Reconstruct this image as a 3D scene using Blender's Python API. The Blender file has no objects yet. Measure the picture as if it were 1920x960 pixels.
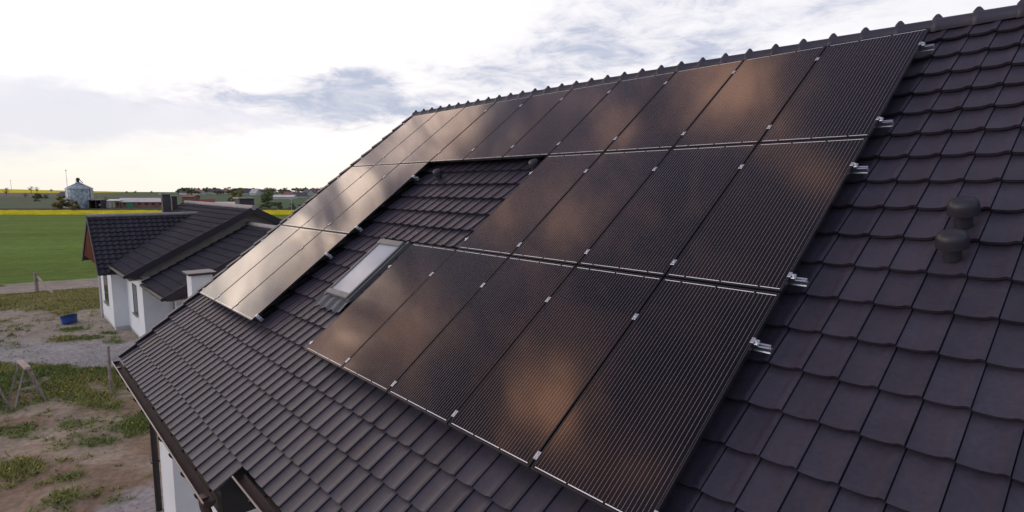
import bpy, math, random
import numpy as np
from mathutils import Vector, Matrix

random.seed(7)
SC = bpy.context.scene
COL = SC.collection
R = math.radians

# ------------------------------------------------------------------ camera
CAM = Vector((12.051, -7.485, 6.2))
RIGHT = Vector((0.6600, 0.7513, 0.0)).normalized()
PITCH = R(6.814)
HOR = Vector((-RIGHT.y, RIGHT.x, 0.0))              # level viewing direction
FWD = HOR * math.cos(PITCH) + Vector((0, 0, -math.sin(PITCH)))
UPV = RIGHT.cross(FWD)
cd = bpy.data.cameras.new('camera')
cam = bpy.data.objects.new('camera', cd)
COL.objects.link(cam)
cd.sensor_width = 36.0
cd.lens = 1086.2 / 1920 * 36.0
cd.clip_start = 0.05
cd.clip_end = 20000
cam.matrix_world = Matrix(((RIGHT.x, UPV.x, -FWD.x, CAM.x), (RIGHT.y, UPV.y, -FWD.y, CAM.y),
                           (RIGHT.z, UPV.z, -FWD.z, CAM.z), (0, 0, 0, 1)))
SC.camera = cam
SC.view_settings.view_transform = 'Standard'
SC.view_settings.look = 'None'
SC.view_settings.exposure = 0.0
SC.view_settings.gamma = 1.0
SC.view_settings.use_curve_mapping = False

# ------------------------------------------------------------------ sun
SUN_AZ, SUN_EL = R(228), R(9)                      # compass angle measured from +X
SDIR = Vector((math.cos(SUN_AZ) * math.cos(SUN_EL), math.sin(SUN_AZ) * math.cos(SUN_EL), math.sin(SUN_EL)))
sl = bpy.data.lights.new('sun', 'SUN')
sl.energy = 0.5
sl.angle = R(28)
sl.color = (1.0, 0.90, 0.78)
sun = bpy.data.objects.new('sun', sl)
COL.objects.link(sun)
sun.rotation_euler = SDIR.to_track_quat('Z', 'Y').to_euler()

# ------------------------------------------------------------------ sky
W = bpy.data.worlds.new('World')
SC.world = W
W.use_nodes = True
nt = W.node_tree
nt.nodes.clear()
def nn(t, **k):
    n = nt.nodes.new(t)
    for a, b in k.items(): setattr(n, a, b)
    return n
def lk(a, b): nt.links.new(a, b)
def wire(n, i, x):
    if isinstance(x, (int, float)): n.inputs[i].default_value = x
    elif isinstance(x, (tuple, list)): n.inputs[i].default_value = x
    else: lk(x, n.inputs[i])
def mth(op, a, b=None, c=None, clamp=False):
    n = nn('ShaderNodeMath', operation=op, use_clamp=clamp)
    wire(n, 0, a)
    if b is not None: wire(n, 1, b)
    if c is not None: wire(n, 2, c)
    return n.outputs[0]
def vmt(op, a, b=None, s=None):
    n = nn('ShaderNodeVectorMath', operation=op)
    wire(n, 0, a)
    if b is not None: wire(n, 1, b)
    if s is not None: wire(n, 3, s)
    return n.outputs['Value'] if op in ('DOT_PRODUCT', 'LENGTH') else n.outputs[0]
def rmp(x, stops, mode='LINEAR'):
    n = nn('ShaderNodeValToRGB')
    n.color_ramp.interpolation = mode
    e = n.color_ramp.elements
    while len(e) < len(stops): e.new(0.5)
    for el, (p, c) in zip(e, stops):
        el.position = p
        el.color = (*c, 1) if isinstance(c, tuple) else (c, c, c, 1)
    lk(x, n.inputs[0])
    return n.outputs[0]
def mixc(f, a, b, mode='MIX'):
    n = nn('ShaderNodeMix', data_type='RGBA', blend_type=mode)
    wire(n, 0, f)
    wire(n, 6, (*a, 1) if isinstance(a, tuple) else a)
    wire(n, 7, (*b, 1) if isinstance(b, tuple) else b)
    return n.outputs[2]
def smooth(x, a, b):
    n = nn('ShaderNodeMapRange', interpolation_type='SMOOTHSTEP')
    wire(n, 0, x)
    n.inputs[1].default_value = a
    n.inputs[2].default_value = b
    return n.outputs[0]
def wnoise(vec, scale, detail=6, rough=0.55, dist=0.0):
    n = nn('ShaderNodeTexNoise')
    lk(vec, n.inputs['Vector'])
    n.inputs['Scale'].default_value = scale
    n.inputs['Detail'].default_value = detail
    n.inputs['Roughness'].default_value = rough
    n.inputs['Distortion'].default_value = dist
    return n
tc = nn('ShaderNodeTexCoord')
sx = nn('ShaderNodeSeparateXYZ')
lk(tc.outputs['Generated'], sx.inputs[0])
X, Y, Z = sx.outputs
az = mth('ARCTAN2', mth('MULTIPLY', Y, -1), mth('MULTIPLY', X, -1))     # 0 towards -X
el = mth('ARCSINE', Z)
elp = mth('MAXIMUM', el, 0.0)
# flat cloud layer seen in perspective
den = mth('ADD', mth('MAXIMUM', Z, 0.0), 0.10)
cx = nn('ShaderNodeCombineXYZ')
lk(mth('DIVIDE', X, den), cx.inputs[0])
lk(mth('DIVIDE', Y, den), cx.inputs[1])
plane = cx.outputs[0]
n_big = wnoise(plane, 0.9, 7, 0.55, 0.4)
n_fine = wnoise(plane, 3.1, 6, 0.6, 0.3)
ae = nn('ShaderNodeCombineXYZ')
lk(az, ae.inputs[0])
lk(el, ae.inputs[1])
AE0 = ae.outputs[0]
strx = vmt('MULTIPLY', AE0, (1.0, 2.6, 1.0))
n_warp = wnoise(strx, 7.0, 5, 0.6)
n_warp2 = wnoise(strx, 22.0, 4, 0.6)
warp = vmt('ADD', vmt('SCALE', vmt('SUBTRACT', n_warp.outputs['Color'], (0.5, 0.5, 0.5)), s=0.16),
           vmt('SCALE', vmt('SUBTRACT', n_warp2.outputs['Color'], (0.5, 0.5, 0.5)), s=0.05))
AEL = vmt('ADD', AE0, vmt('MULTIPLY', warp, (1.0, 0.42, 0.0)))          # low clouds: flat shapes
AEH = vmt('ADD', AE0, vmt('SCALE', warp, s=0.9))
def blob(vec, a, e, sa, se, amp):
    d = vmt('MULTIPLY', vmt('SUBTRACT', vec, (R(a), R(e), 0)), (1 / R(sa), 1 / R(se), 0))
    g = mth('POWER', 2.71828, mth('MULTIPLY', vmt('DOT_PRODUCT', d, d), -1.0))
    return mth('MULTIPLY', g, amp)
def total(xs):
    t = xs[0]
    for x in xs[1:]: t = mth('ADD', t, x)
    return t
# base brightness: cream near the horizon under the sun, dimmer overhead and in the east
base = rmp(mth('DIVIDE', elp, math.pi / 2), [(0.0, (1.02, 0.97, 0.87)), (0.035, (1.06, 1.03, 0.95)), (0.09, (1.08, 1.06, 1.06)),
            (0.19, (1.06, 1.04, 1.08)), (0.27, (0.80, 0.76, 0.80)), (0.42, (0.50, 0.48, 0.55)), (0.62, (0.39, 0.40, 0.53)), (1.0, (0.42, 0.46, 0.62))])
east = smooth(mth('ABSOLUTE', mth('ADD', az, 0.1)), 0.9, 2.6)
base = mixc(east, base, (0.38, 0.42, 0.54))
# broken cloud over the whole upper sky
up = smooth(elp, R(15), R(30))
brk = rmp(n_big.outputs[0], [(0.36, 0.62), (0.50, 1.0), (0.64, 1.45)])
base = mixc(mth('MULTIPLY', up, 0.9), base, mixc(1.0, base, brk, 'MULTIPLY'))
# unseen sky: darkened where the panels mirror it, brightened southward to light walls and roof
mirror_dim = mth('MULTIPLY', smooth(el, R(17), R(25)), mth('MULTIPLY', smooth(az, R(46), R(22)), smooth(az, R(-95), R(-60))))
mirror_dim = mth('MULTIPLY', mirror_dim, smooth(el, R(80), R(66)))
base = mixc(mirror_dim, base, mixc(1.0, base, (0.42, 0.39, 0.47), 'MULTIPLY'))
south_fill = mth('MULTIPLY', mth('MULTIPLY', smooth(az, R(30), R(60)), smooth(az, R(150), R(110))), smooth(el, R(75), R(40)))
base = mixc(south_fill, base, mixc(1.0, base, (1.55, 1.55, 1.60), 'MULTIPLY'))
# glow round the hidden sun; mottled light added above frame for panels to mirror
n_mott = wnoise(vmt('MULTIPLY', AE0, (0.7, 1.0, 1.0)), 9.0, 4, 0.55, 0.8)
mott = rmp(n_mott.outputs[0], [(0.40, 0.03), (0.50, 0.55), (0.61, 1.9)])
glow = total([blob(AE0, -22.0, 3.0, 14.0, 5.0, 0.16), mth('MULTIPLY', blob(AE0, 0.0, 21.0, 24.0, 8.5, 1.7), mott)])
base = mixc(1.0, base, mixc(1.0, (1.0, 0.80, 0.62), glow, 'MULTIPLY'), 'ADD')
# low grey-blue cloud banks in front of the bright west
bank = total([blob(AEL, -16.0, 8.4, 9.0, 2.2, 1.1), blob(AEL, -27.0, 9.2, 5.5, 2.3, 1.35), blob(AEL, -29.0, 6.9, 6.5, 1.7, 0.80), blob(AEL, -22.0, 6.9, 9.0, 1.4, 0.55),
              blob(AEL, -38.0, 11.4, 5.0, 1.5, 1.1), blob(AEL, -44.0, 9.8, 10.0, 2.0, 0.80), blob(AEL, -36.0, 8.4, 5.0, 1.4, 0.60),
              blob(AEL, -47.0, 13.6, 6.5, 2.2, 1.15), blob(AEL, -55.0, 12.0, 8.0, 2.2, 0.80), blob(AEL, -52.0, 17.5, 10.0, 2.2, 0.75),
              blob(AEL, -63.0, 15.8, 11.0, 3.0, 0.85), blob(AEL, -74.0, 14.5, 9.0, 2.6, 0.70), blob(AEL, -60.0, 12.0, 6.0, 1.4, 0.7), blob(AEL, -6.5, 7.0, 3.0, 0.5, 0.65)])
n_str = wnoise(vmt('MULTIPLY', AE0, (1.0, 3.2, 1.0)), 11.0, 8, 0.66, 0.6)
fl = mth('ADD', mth('MULTIPLY', n_fine.outputs[0], 0.45), mth('MULTIPLY', n_str.outputs[0], 0.85))
bankd = smooth(mth('ADD', bank, mth('MULTIPLY', mth('SUBTRACT', fl, 0.66), 2.6)), 0.16, 1.75)
bankc = rmp(bankd, [(0.0, (1.0, 0.98, 1.0)), (0.30, (0.90, 0.88, 0.94)), (0.65, (0.75, 0.75, 0.86)), (1.0, (0.53, 0.58, 0.73))])
bankc = mixc(rmp(n_str.outputs[0], [(0.38, 0.55), (0.58, 0.0)]), bankc, (0.90, 0.88, 0.93))
skyc = mixc(mth('MULTIPLY', bankd, 1.0), base, bankc)
# broad lavender veil to the left
veil = smooth(mth('ADD', total([blob(AEL, -2.0, 5.2, 13.0, 2.9, 1.1), blob(AEL, 12.0, 5.5, 14.0, 3.0, 0.9), blob(AEL, -15.0, 5.9, 10.0, 1.5, 0.9)]),
                  mth('SUBTRACT', fl, 0.68)), 0.0, 1.15)
skyc = mixc(mth('MULTIPLY', veil, 0.72), skyc, (0.78, 0.78, 0.90))
cream = total([blob(AEH, 6.5, 16.5, 9.0, 3.5, 0.9), blob(AEH, 0.5, 22.0, 5.0, 2.2, 0.6), blob(AEH, -13.5, 29.0, 3.5, 5.0, 1.6), blob(AEH, -19.0, 31.5, 2.6, 4.0, 1.6), blob(AEH, -9.0, 25.5, 4.0, 2.0, 0.8)])  # unseen cream, warm and dim patches, added for the panels to mirror
cream = mth('MULTIPLY', cream, rmp(n_mott.outputs[0], [(0.38, 0.45), (0.62, 1.35)]))
skyc = mixc(1.0, skyc, mixc(1.0, (1.0, 0.77, 0.60), cream, 'MULTIPLY'), 'ADD')
warm = total([mth('MULTIPLY', blob(AE0, -10.0, 45.0, 45.0, 16.0, 0.22), rmp(n_mott.outputs[0], [(0.47, 0.0), (0.62, 1.1)])), blob(AEH, 15.0, 47.0, 6.5, 4.0, 2.3), blob(AEH, 6.5, 33.0, 5.0, 3.0, 0.9), blob(AEH, 9.5, 25.0, 6.0, 4.0, 0.9),
              blob(AEH, -12.0, 45.0, 4.5, 3.5, 0.9), blob(AEH, -39.0, 53.0, 6.0, 4.0, 1.5), blob(AEH, -26.0, 46.0, 3.0, 2.6, 0.9),
              blob(AEH, -16.5, 32.0, 4.0, 3.0, 0.6), blob(AEH, -10.0, 39.0, 3.0, 2.5, 0.5), blob(AEH, 25.0, 55.0, 4.0, 3.0, 0.6), blob(AEH, -36.0, 63.0, 4.0, 4.0, 0.5)])
warm = mth('MULTIPLY', warm, rmp(n_fine.outputs[0], [(0.3, 0.6), (0.7, 1.5)]))
skyc = mixc(1.0, skyc, mixc(1.0, (1.0, 0.56, 0.33), warm, 'MULTIPLY'), 'ADD')
dim = total([blob(AEH, -2.0, 31.0, 5.0, 3.0, 0.5), blob(AEH, -20.0, 38.0, 8.0, 4.5, 0.5), blob(AEH, -2.0, 52.0, 8.0, 4.0, 0.4),
             blob(AEH, -30.0, 49.0, 3.5, 3.0, 0.45), blob(AEH, -9.0, 24.0, 4.5, 2.0, 0.35)])
skyc = mixc(mth('MINIMUM', dim, 0.75), skyc, mixc(1.0, skyc, (0.35, 0.38, 0.46), 'MULTIPLY'))
nish = nn('ShaderNodeTexSky', sky_type='NISHITA', sun_disc=False)
nish.sun_elevation = SUN_EL
nish.sun_rotation = R(90) - SUN_AZ
allc = mixc(1.0, vmt('SCALE', skyc, s=10.0), nish.outputs[0], 'ADD')
allc = mixc(0.06, vmt('SCALE', skyc, s=10.0), nish.outputs[0])
bg = nn('ShaderNodeBackground')
lk(allc, bg.inputs[0])
bg.inputs[1].default_value = 0.1
wo = nn('ShaderNodeOutputWorld')
lk(bg.outputs[0], wo.inputs[0])

# ------------------------------------------------------------------ materials
def material(name, base, rough=0.6, var=0.0, vscale=4.0, metal=0.0, bump=0.0, bscale=40.0, attr=None, spec=0.5, dirt=None, coords='Object', fine=0.0, fscale=60.0, rnd=0.0, tint=None):
    m = bpy.data.materials.new(name)
    m.use_nodes = True
    t = m.node_tree
    b = t.nodes['Principled BSDF']
    b.inputs['Roughness'].default_value = rough
    b.inputs['Metallic'].default_value = metal
    b.inputs['Specular IOR Level'].default_value = spec
    if tint: b.inputs['Specular Tint'].default_value = (*tint, 1)
    co = t.nodes.new('ShaderNodeTexCoord').outputs[coords]
    def mx(f, a, c, mode='MIX'):
        n = t.nodes.new('ShaderNodeMix')
        n.data_type = 'RGBA'
        n.blend_type = mode
        for i, x in ((0, f), (6, a), (7, c)):
            if isinstance(x, tuple): n.inputs[i].default_value = (*x, 1)
            elif isinstance(x, (int, float)): n.inputs[i].default_value = x
            else: t.links.new(x, n.inputs[i])
        return n.outputs[2]
    def noi(sc, det=5):
        n = t.nodes.new('ShaderNodeTexNoise')
        t.links.new(co, n.inputs['Vector'])
        n.inputs['Scale'].default_value = sc
        n.inputs['Detail'].default_value = det
        return n.outputs[0]
    def ramp(x, a, c, va, vb):
        n = t.nodes.new('ShaderNodeMapRange')
        t.links.new(x, n.inputs[0])
        for i, v in zip((1, 2, 3, 4), (a, c, va, vb)): n.inputs[i].default_value = v
        return n.outputs[0]
    if attr:
        a = t.nodes.new('ShaderNodeAttribute')
        a.attribute_name = attr
        c = a.outputs['Color']
    else:
        rgb = t.nodes.new('ShaderNodeRGB')
        rgb.outputs[0].default_value = (*base, 1)
        c = rgb.outputs[0]
    if var: c = mx(1.0, c, ramp(noi(vscale), 0.3, 0.7, 1 - var, 1 + var), 'MULTIPLY')
    if fine: c = mx(1.0, c, ramp(noi(fscale, 3), 0.3, 0.7, 1 - fine, 1 + fine), 'MULTIPLY')
    if rnd:
        a = t.nodes.new('ShaderNodeAttribute')
        a.attribute_name = 'rnd'
        c = mx(1.0, c, ramp(a.outputs['Fac'], 0, 1, 1 - rnd, 1 + rnd), 'MULTIPLY')
    if dirt: c = mx(ramp(noi(dirt[1]), 0.52, 0.70, 0.0, dirt[2]), c, dirt[0])
    t.links.new(c, b.inputs['Base Color'])
    if bump:
        bn = t.nodes.new('ShaderNodeBump')
        bn.inputs['Strength'].default_value = bump
        bn.inputs['Distance'].default_value = 0.02
        t.links.new(noi(bscale), bn.inputs['Height'])
        t.links.new(bn.outputs[0], b.inputs['Normal'])
    return m
M = {}
M['tile'] = material('clay_tile', (0.043, 0.0365, 0.054), 0.43, var=0.18, vscale=2.2, fine=0.14, fscale=30, rnd=0.15, spec=0.45, bump=0.14, bscale=120, dirt=((0.072, 0.050, 0.056), 4.5, 0.32))
M['tile_far'] = material('clay_tile_neighbour', (0.037, 0.033, 0.043), 0.55, var=0.15, vscale=1.0, fine=0.1, rnd=0.15, spec=0.35)
M['board'] = material('dark_board', (0.018, 0.018, 0.022), 0.5, var=0.2)
M['render'] = material('white_render', (0.80, 0.81, 0.82), 0.85, var=0.05, vscale=1.2, bump=0.25, bscale=90, spec=0.2, fine=0.04)
M['plinth'] = material('plinth_render', (0.55, 0.55, 0.55), 0.85, var=0.08)
M['gutter'] = material('brown_gutter', (0.060, 0.034, 0.030), 0.75, var=0.25, vscale=7, dirt=((0.10, 0.055, 0.045), 9.0, 0.6))
M['lip'] = material('gutter_lip', (0.30, 0.23, 0.21), 0.3, var=0.1)  # pale colour paints the highlight along the front bead
M['pipe'] = material('brown_pipe', (0.085, 0.050, 0.042), 0.4, var=0.12)
M['darkpipe'] = material('dark_brown_pipe', (0.022, 0.017, 0.018), 0.4)
M['frame'] = material('panel_frame', (0.016, 0.016, 0.019), 0.30, metal=0.0)
M['alu'] = material('aluminium', (0.72, 0.74, 0.77), 0.36, metal=1.0, var=0.06)
M['vent'] = material('vent_plastic', (0.026, 0.023, 0.033), 0.45, var=0.1)
M['skyframe'] = material('window_cladding', (0.17, 0.165, 0.165), 0.42, var=0.08)
M['lead'] = material('lead_apron', (0.045, 0.056, 0.075), 0.5, var=0.25, vscale=9)
M['blind'] = material('window_glass_over_blind', (0.42, 0.45, 0.50), 0.05, spec=0.5, var=0.06, vscale=3)
M['winglass'] = material('window_glass', (0.02, 0.025, 0.03), 0.05)
M['winframe'] = material('window_frame', (0.05, 0.05, 0.055), 0.5)
M['wood'] = material('grey_wood', (0.33, 0.27, 0.24), 0.8, var=0.3, vscale=6, fine=0.2)
M['woodpale'] = material('pale_wood', (0.52, 0.41, 0.35), 0.8, var=0.2)
M['cladding'] = material('brown_cladding', (0.095, 0.030, 0.018), 0.95, spec=0.05, var=0.25, vscale=2)
M['beige'] = material('beige_soffit', (0.50, 0.44, 0.40), 0.8, var=0.1)
M['cap'] = material('concrete_cap_ridge_sheen', (0.36, 0.32, 0.30), 0.7, var=0.15)
M['clinker'] = material('grey_clinker', (0.075, 0.062, 0.066), 0.7, var=0.2, vscale=6)
M['blue'] = material('blue_plastic', (0.018, 0.060, 0.26), 0.4, var=0.12)
M['whitish'] = material('pale_water', (0.62, 0.66, 0.72), 0.6)
M['steel'] = material('galvanised_steel', (0.42, 0.48, 0.52), 0.45, metal=0.35, var=0.45, vscale=1.3)
M['rust'] = material('dark_machinery', (0.055, 0.045, 0.042), 0.7, var=0.3)
M['brick'] = material('red_brick', (0.22, 0.105, 0.080), 0.85, var=0.3, vscale=0.8)
M['roofgrey'] = material('pale_sheet_roof', (0.55, 0.52, 0.52), 0.4, var=0.15, vscale=0.4)
M['redroof'] = material('red_sheet_roof', (0.28, 0.030, 0.035), 0.5, var=0.1)
M['redtile'] = material('red_tile_roof', (0.26, 0.13, 0.11), 0.7, var=0.15)
M['darkroof'] = material('dark_sheet_roof', (0.10, 0.095, 0.105), 0.6, var=0.15)
M['wallfar'] = material('pale_plaster', (0.55, 0.53, 0.50), 0.85, var=0.1)
M['green'] = material('green_gate', (0.05, 0.22, 0.10), 0.6)
M['mast'] = material('mast_paint', (0.55, 0.53, 0.55), 0.5)
M['ground'] = material('earth_and_fields', (0.2, 0.2, 0.2), 0.95, attr='col', var=0.16, vscale=0.9, fine=0.22, fscale=7.0, spec=0.1, bump=0.9, bscale=9.0)
M['rape'] = material('rapeseed_bloom', (0.66, 0.55, 0.010), 0.9, var=0.25, vscale=0.25, fine=0.2, fscale=2.5, spec=0.1)
M['bark'] = material('bark', (0.09, 0.07, 0.055), 0.9, var=0.2)
M['grass'] = material('grass_blades', (0.09, 0.12, 0.03), 0.8, attr='col', spec=0.2)
M['stone'] = material('stones', (0.33, 0.29, 0.26), 0.9, rnd=0.5, spec=0.1)
M['bloom'] = material('dandelion', (0.62, 0.46, 0.02), 0.8)
for nm, c in dict(leaf_dark=(0.115, 0.130, 0.100), leaf_olive=(0.240, 0.205, 0.070), leaf_green=(0.150, 0.185, 0.085), leaf_bare=(0.180, 0.155, 0.140), leaf_russet=(0.22, 0.135, 0.08)).items():
    M[nm] = material(nm, c, 0.8, rnd=0.5, spec=0.15)

def panel_glass():
    m = bpy.data.materials.new('solar_cells_under_glass')
    m.use_nodes = True
    t = m.node_tree
    b = t.nodes['Principled BSDF']
    def n(k): return t.nodes.new(k)
    def ma(op, a, c=None, clamp=False):
        x = n('ShaderNodeMath')
        x.operation = op
        x.use_clamp = clamp
        for i, v in enumerate((a, c)):
            if v is None: continue
            if isinstance(v, (int, float)): x.inputs[i].default_value = v
            else: t.links.new(v, x.inputs[i])
        return x.outputs[0]
    s = n('ShaderNodeSeparateXYZ')
    t.links.new(n('ShaderNodeTexCoord').outputs['Object'], s.inputs[0])
    x, y = s.outputs[0], s.outputs[1]
    ax, ay = ma('ABSOLUTE', x), ma('ABSOLUTE', y)
    inx, iny = ma('LESS_THAN', ax, 0.480), ma('LESS_THAN', ay, 0.966)
    # thirty ribbons, broken at every cell edge
    fx = ma('FRACT', ma('ADD', ma('DIVIDE', x, 0.032), 100.5))
    line = ma('LESS_THAN', ma('ABSOLUTE', ma('SUBTRACT', fx, 0.5)), 0.042)
    fy = ma('FRACT', ma('ADD', ma('DIVIDE', y, 0.161), 100.0))
    brk = ma('GREATER_THAN', ma('ABSOLUTE', ma('SUBTRACT', fy, 0.5)), 0.004)
    ribbon = ma('MULTIPLY', ma('MULTIPLY', line, brk), ma('MULTIPLY', inx, iny))
    # connector bars: thirds at one end, split halves at the other
    def bars(shift):
        g = ma('FRACT', ma('ADD', ma('DIVIDE', x, 0.32), 100.5 + shift))
        return ma('LESS_THAN', ma('ABSOLUTE', ma('SUBTRACT', g, 0.5)), 0.470)
    top = ma('MULTIPLY', ma('GREATER_THAN', y, 0.9705), ma('MULTIPLY', ma('LESS_THAN', y, 0.9775), bars(0.0)))
    bot = ma('MULTIPLY', ma('LESS_THAN', y, -0.9705), ma('MULTIPLY', ma('GREATER_THAN', y, -0.9775), bars(0.5)))
    bar = ma('MULTIPLY', ma('ADD', top, bot), inx)
    def mix(f, a, c):
        q = n('ShaderNodeMix')
        q.data_type = 'RGBA'
        t.links.new(f, q.inputs[0])
        for i, v in ((6, a), (7, c)):
            if isinstance(v, tuple): q.inputs[i].default_value = (*v, 1)
            else: t.links.new(v, q.inputs[i])
        return q.outputs[2]
    oi = n('ShaderNodeObjectInfo')
    cellc = n('ShaderNodeValToRGB')
    cellc.color_ramp.elements[0].color = (0.0035, 0.0035, 0.0070, 1)
    cellc.color_ramp.elements[1].color = (0.0060, 0.0050, 0.0075, 1)
    t.links.new(oi.outputs['Random'], cellc.inputs[0])
    c = mix(ribbon, cellc.outputs[0], (0.27, 0.24, 0.25))
    c = mix(bar, c, (0.95, 0.90, 0.88))
    t.links.new(c, b.inputs['Base Color'])
    b.inputs['Roughness'].default_value = 0.055
    b.inputs['IOR'].default_value = 1.50
    b.inputs['Specular Tint'].default_value = (1.0, 0.82, 0.68, 1)
    return m
M['cells'] = panel_glass()

# ------------------------------------------------------------------ helpers
def wm(o):
    m = o.matrix_basis.copy()
    while o.parent:
        o = o.parent
        m = o.matrix_basis @ m
    return m
class MB:
    def __init__(self):
        self.v, self.f, self.r, self.mi, self.sm, self.cur = [], [], [], [], [], (0.5, 0, False)
    def add(self, vs, fs, rnd=0.5, mi=0, smooth=False):
        o = len(self.v)
        self.v += [tuple(p) for p in vs]
        for f in fs:
            self.f.append(tuple(i + o for i in f))
            self.r.append(rnd)
            self.mi.append(mi)
            self.sm.append(smooth)
    def hexa(self, a, mi=0, rnd=0.5):
        """eight points: four of the bottom ring, then four of the top ring"""
        self.add(a, [(3, 2, 1, 0), (4, 5, 6, 7), (0, 1, 5, 4), (1, 2, 6, 5), (2, 3, 7, 6), (3, 0, 4, 7)], rnd, mi)
    def box(self, lo, hi, mi=0, T=None, bev=0.0):
        x0, y0, z0 = lo
        x1, y1, z1 = hi
        T = T or (lambda p: p)
        if not bev:
            self.hexa([T(Vector(p)) for p in ((x0, y0, z0), (x1, y0, z0), (x1, y1, z0), (x0, y1, z0), (x0, y0, z1), (x1, y0, z1), (x1, y1, z1), (x0, y1, z1))], mi)
            return
        def ring(b, z): return [(x0 + b, y0, z), (x1 - b, y0, z), (x1, y0 + b, z), (x1, y1 - b, z), (x1 - b, y1, z), (x0 + b, y1, z), (x0, y1 - b, z), (x0, y0 + b, z)]
        def inner(z): return [(x0 + bev, y0 + bev, z), (x1 - bev, y0 + bev, z), (x1 - bev, y0 + bev, z), (x1 - bev, y1 - bev, z), (x1 - bev, y1 - bev, z), (x0 + bev, y1 - bev, z), (x0 + bev, y1 - bev, z), (x0 + bev, y0 + bev, z)]
        rs = [inner(z0), ring(bev, z0 + bev), ring(bev, z1 - bev), inner(z1)]
        vs = [T(Vector(p)) for r_ in rs for p in r_]
        fs = [tuple(range(7, -1, -1)), tuple(range(24, 32))]
        for k in range(3):
            for i in range(8):
                j = (i + 1) % 8
                fs.append((k * 8 + i, k * 8 + j, k * 8 + 8 + j, k * 8 + 8 + i))
        self.add(vs, fs, 0.5, mi)
    def prism(self, poly, vec, mi=0):
        n = len(poly)
        a = [Vector(p) for p in poly]
        b = [p + Vector(vec) for p in a]
        self.add(a + b, [tuple(range(n - 1, -1, -1)), tuple(range(n, 2 * n))] + [(i, (i + 1) % n, n + (i + 1) % n, n + i) for i in range(n)], 0.5, mi)
    def tube(self, pts, rad, seg=10, mi=0, smooth=True, cap=True):
        pts = [Vector(p) for p in pts]
        rad = rad if isinstance(rad, (list, tuple)) else [rad] * len(pts)
        vs, fs = [], []
        for i, p in enumerate(pts):
            d = (pts[min(i + 1, len(pts) - 1)] - pts[max(i - 1, 0)]).normalized()
            a = d.cross(Vector((0, 0, 1)) if abs(d.z) < 0.95 else Vector((1, 0, 0))).normalized()
            b = d.cross(a)
            vs += [p + (a * math.cos(2 * math.pi * k / seg) + b * math.sin(2 * math.pi * k / seg)) * rad[i] for k in range(seg)]
        for i in range(len(pts) - 1):
            for k in range(seg):
                q = (k + 1) % seg
                fs.append((i * seg + k, i * seg + q, (i + 1) * seg + q, (i + 1) * seg + k))
        self.add(vs, fs, 0.5, mi, smooth)
        if cap:
            self.add(vs[:seg], [tuple(range(seg))], 0.5, mi)
            self.add(vs[-seg:], [tuple(range(seg))], 0.5, mi)
    def lathe(self, prof, T=None, seg=24, mi=0, smooth=True):
        T = T or (lambda p: p)
        vs, fs = [], []
        for r_, z in prof:
            vs += [T(Vector((r_ * math.cos(2 * math.pi * k / seg), r_ * math.sin(2 * math.pi * k / seg), z))) for k in range(seg)]
        for i in range(len(prof) - 1):
            for k in range(seg):
                q = (k + 1) % seg
                fs.append((i * seg + k, i * seg + q, (i + 1) * seg + q, (i + 1) * seg + k))
        self.add(vs, fs, 0.5, mi, smooth)
    def build(self, name, mats, parent=None, world=True):
        me = bpy.data.meshes.new(name)
        vs = self.v
        if parent is not None and world:
            inv = wm(parent).inverted()
            vs = [tuple(inv @ Vector(p)) for p in vs]
        me.from_pydata(vs, [], self.f)
        for m in (mats if isinstance(mats, (list, tuple)) else [mats]):
            me.materials.append(M[m])
        n = len(me.polygons)
        me.polygons.foreach_set('material_index', self.mi)
        me.polygons.foreach_set('use_smooth', self.sm)
        at = me.attributes.new('rnd', 'FLOAT', 'FACE')
        at.data.foreach_set('value', self.r)
        me.update()
        o = bpy.data.objects.new(name, me)
        COL.objects.link(o)
        if parent is not None: o.parent = parent
        return o
def tag(o, label, cat, group=None, kind=None):
    o['label'] = label
    o['category'] = cat
    if group: o['group'] = group
    if kind: o['kind'] = kind
    return o
def thing(name, loc, label, cat, group=None, rot=(0, 0, 0)):
    o = bpy.data.objects.new(name, None)
    o.empty_display_size = 0.2
    COL.objects.link(o)
    o.location = loc
    o.rotation_euler = rot
    return tag(o, label, cat, group)
def copy_tree(o, parent=None):
    c = o.copy()
    COL.objects.link(c)
    if parent is not None: c.parent = parent
    for ch in [x for x in bpy.data.objects if x.parent == o]:
        copy_tree(ch, c)
    return c
def at(px, depth, z=0.0):
    """ground point seen at image column px (of 1920) at a given distance ahead"""
    p = CAM + HOR * depth + RIGHT * ((px - 960) / 1086.2 * depth)
    return Vector((p.x, p.y, z))

# ------------------------------------------------------------------ the ground
def vnoise(x, y, seed=0):
    xi, yi = np.floor(x).astype(np.int64), np.floor(y).astype(np.int64)
    xf, yf = x - xi, y - yi
    xf, yf = xf * xf * (3 - 2 * xf), yf * yf * (3 - 2 * yf)
    def h(a, b):
        k = (a * 374761393 + b * 668265263 + seed * 974711) & 0x7fffffff
        k = ((k ^ (k >> 13)) * 1274126177) & 0x7fffffff
        return ((k ^ (k >> 16)) & 0xffff) / 65535.0
    return (h(xi, yi) * (1 - xf) + h(xi + 1, yi) * xf) * (1 - yf) + (h(xi, yi + 1) * (1 - xf) + h(xi + 1, yi + 1) * xf) * yf
def fbm(x, y, seed=0, o=4):
    s, a, t = 0, 0.5, 0
    for k in range(o):
        s = s + a * vnoise(x * 2 ** k, y * 2 ** k, seed + k)
        t += a
        a *= 0.5
    return s / t
def sstep(x, a, b):
    t = np.clip((x - a) / (b - a), 0, 1)
    return t * t * (3 - 2 * t)
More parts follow.
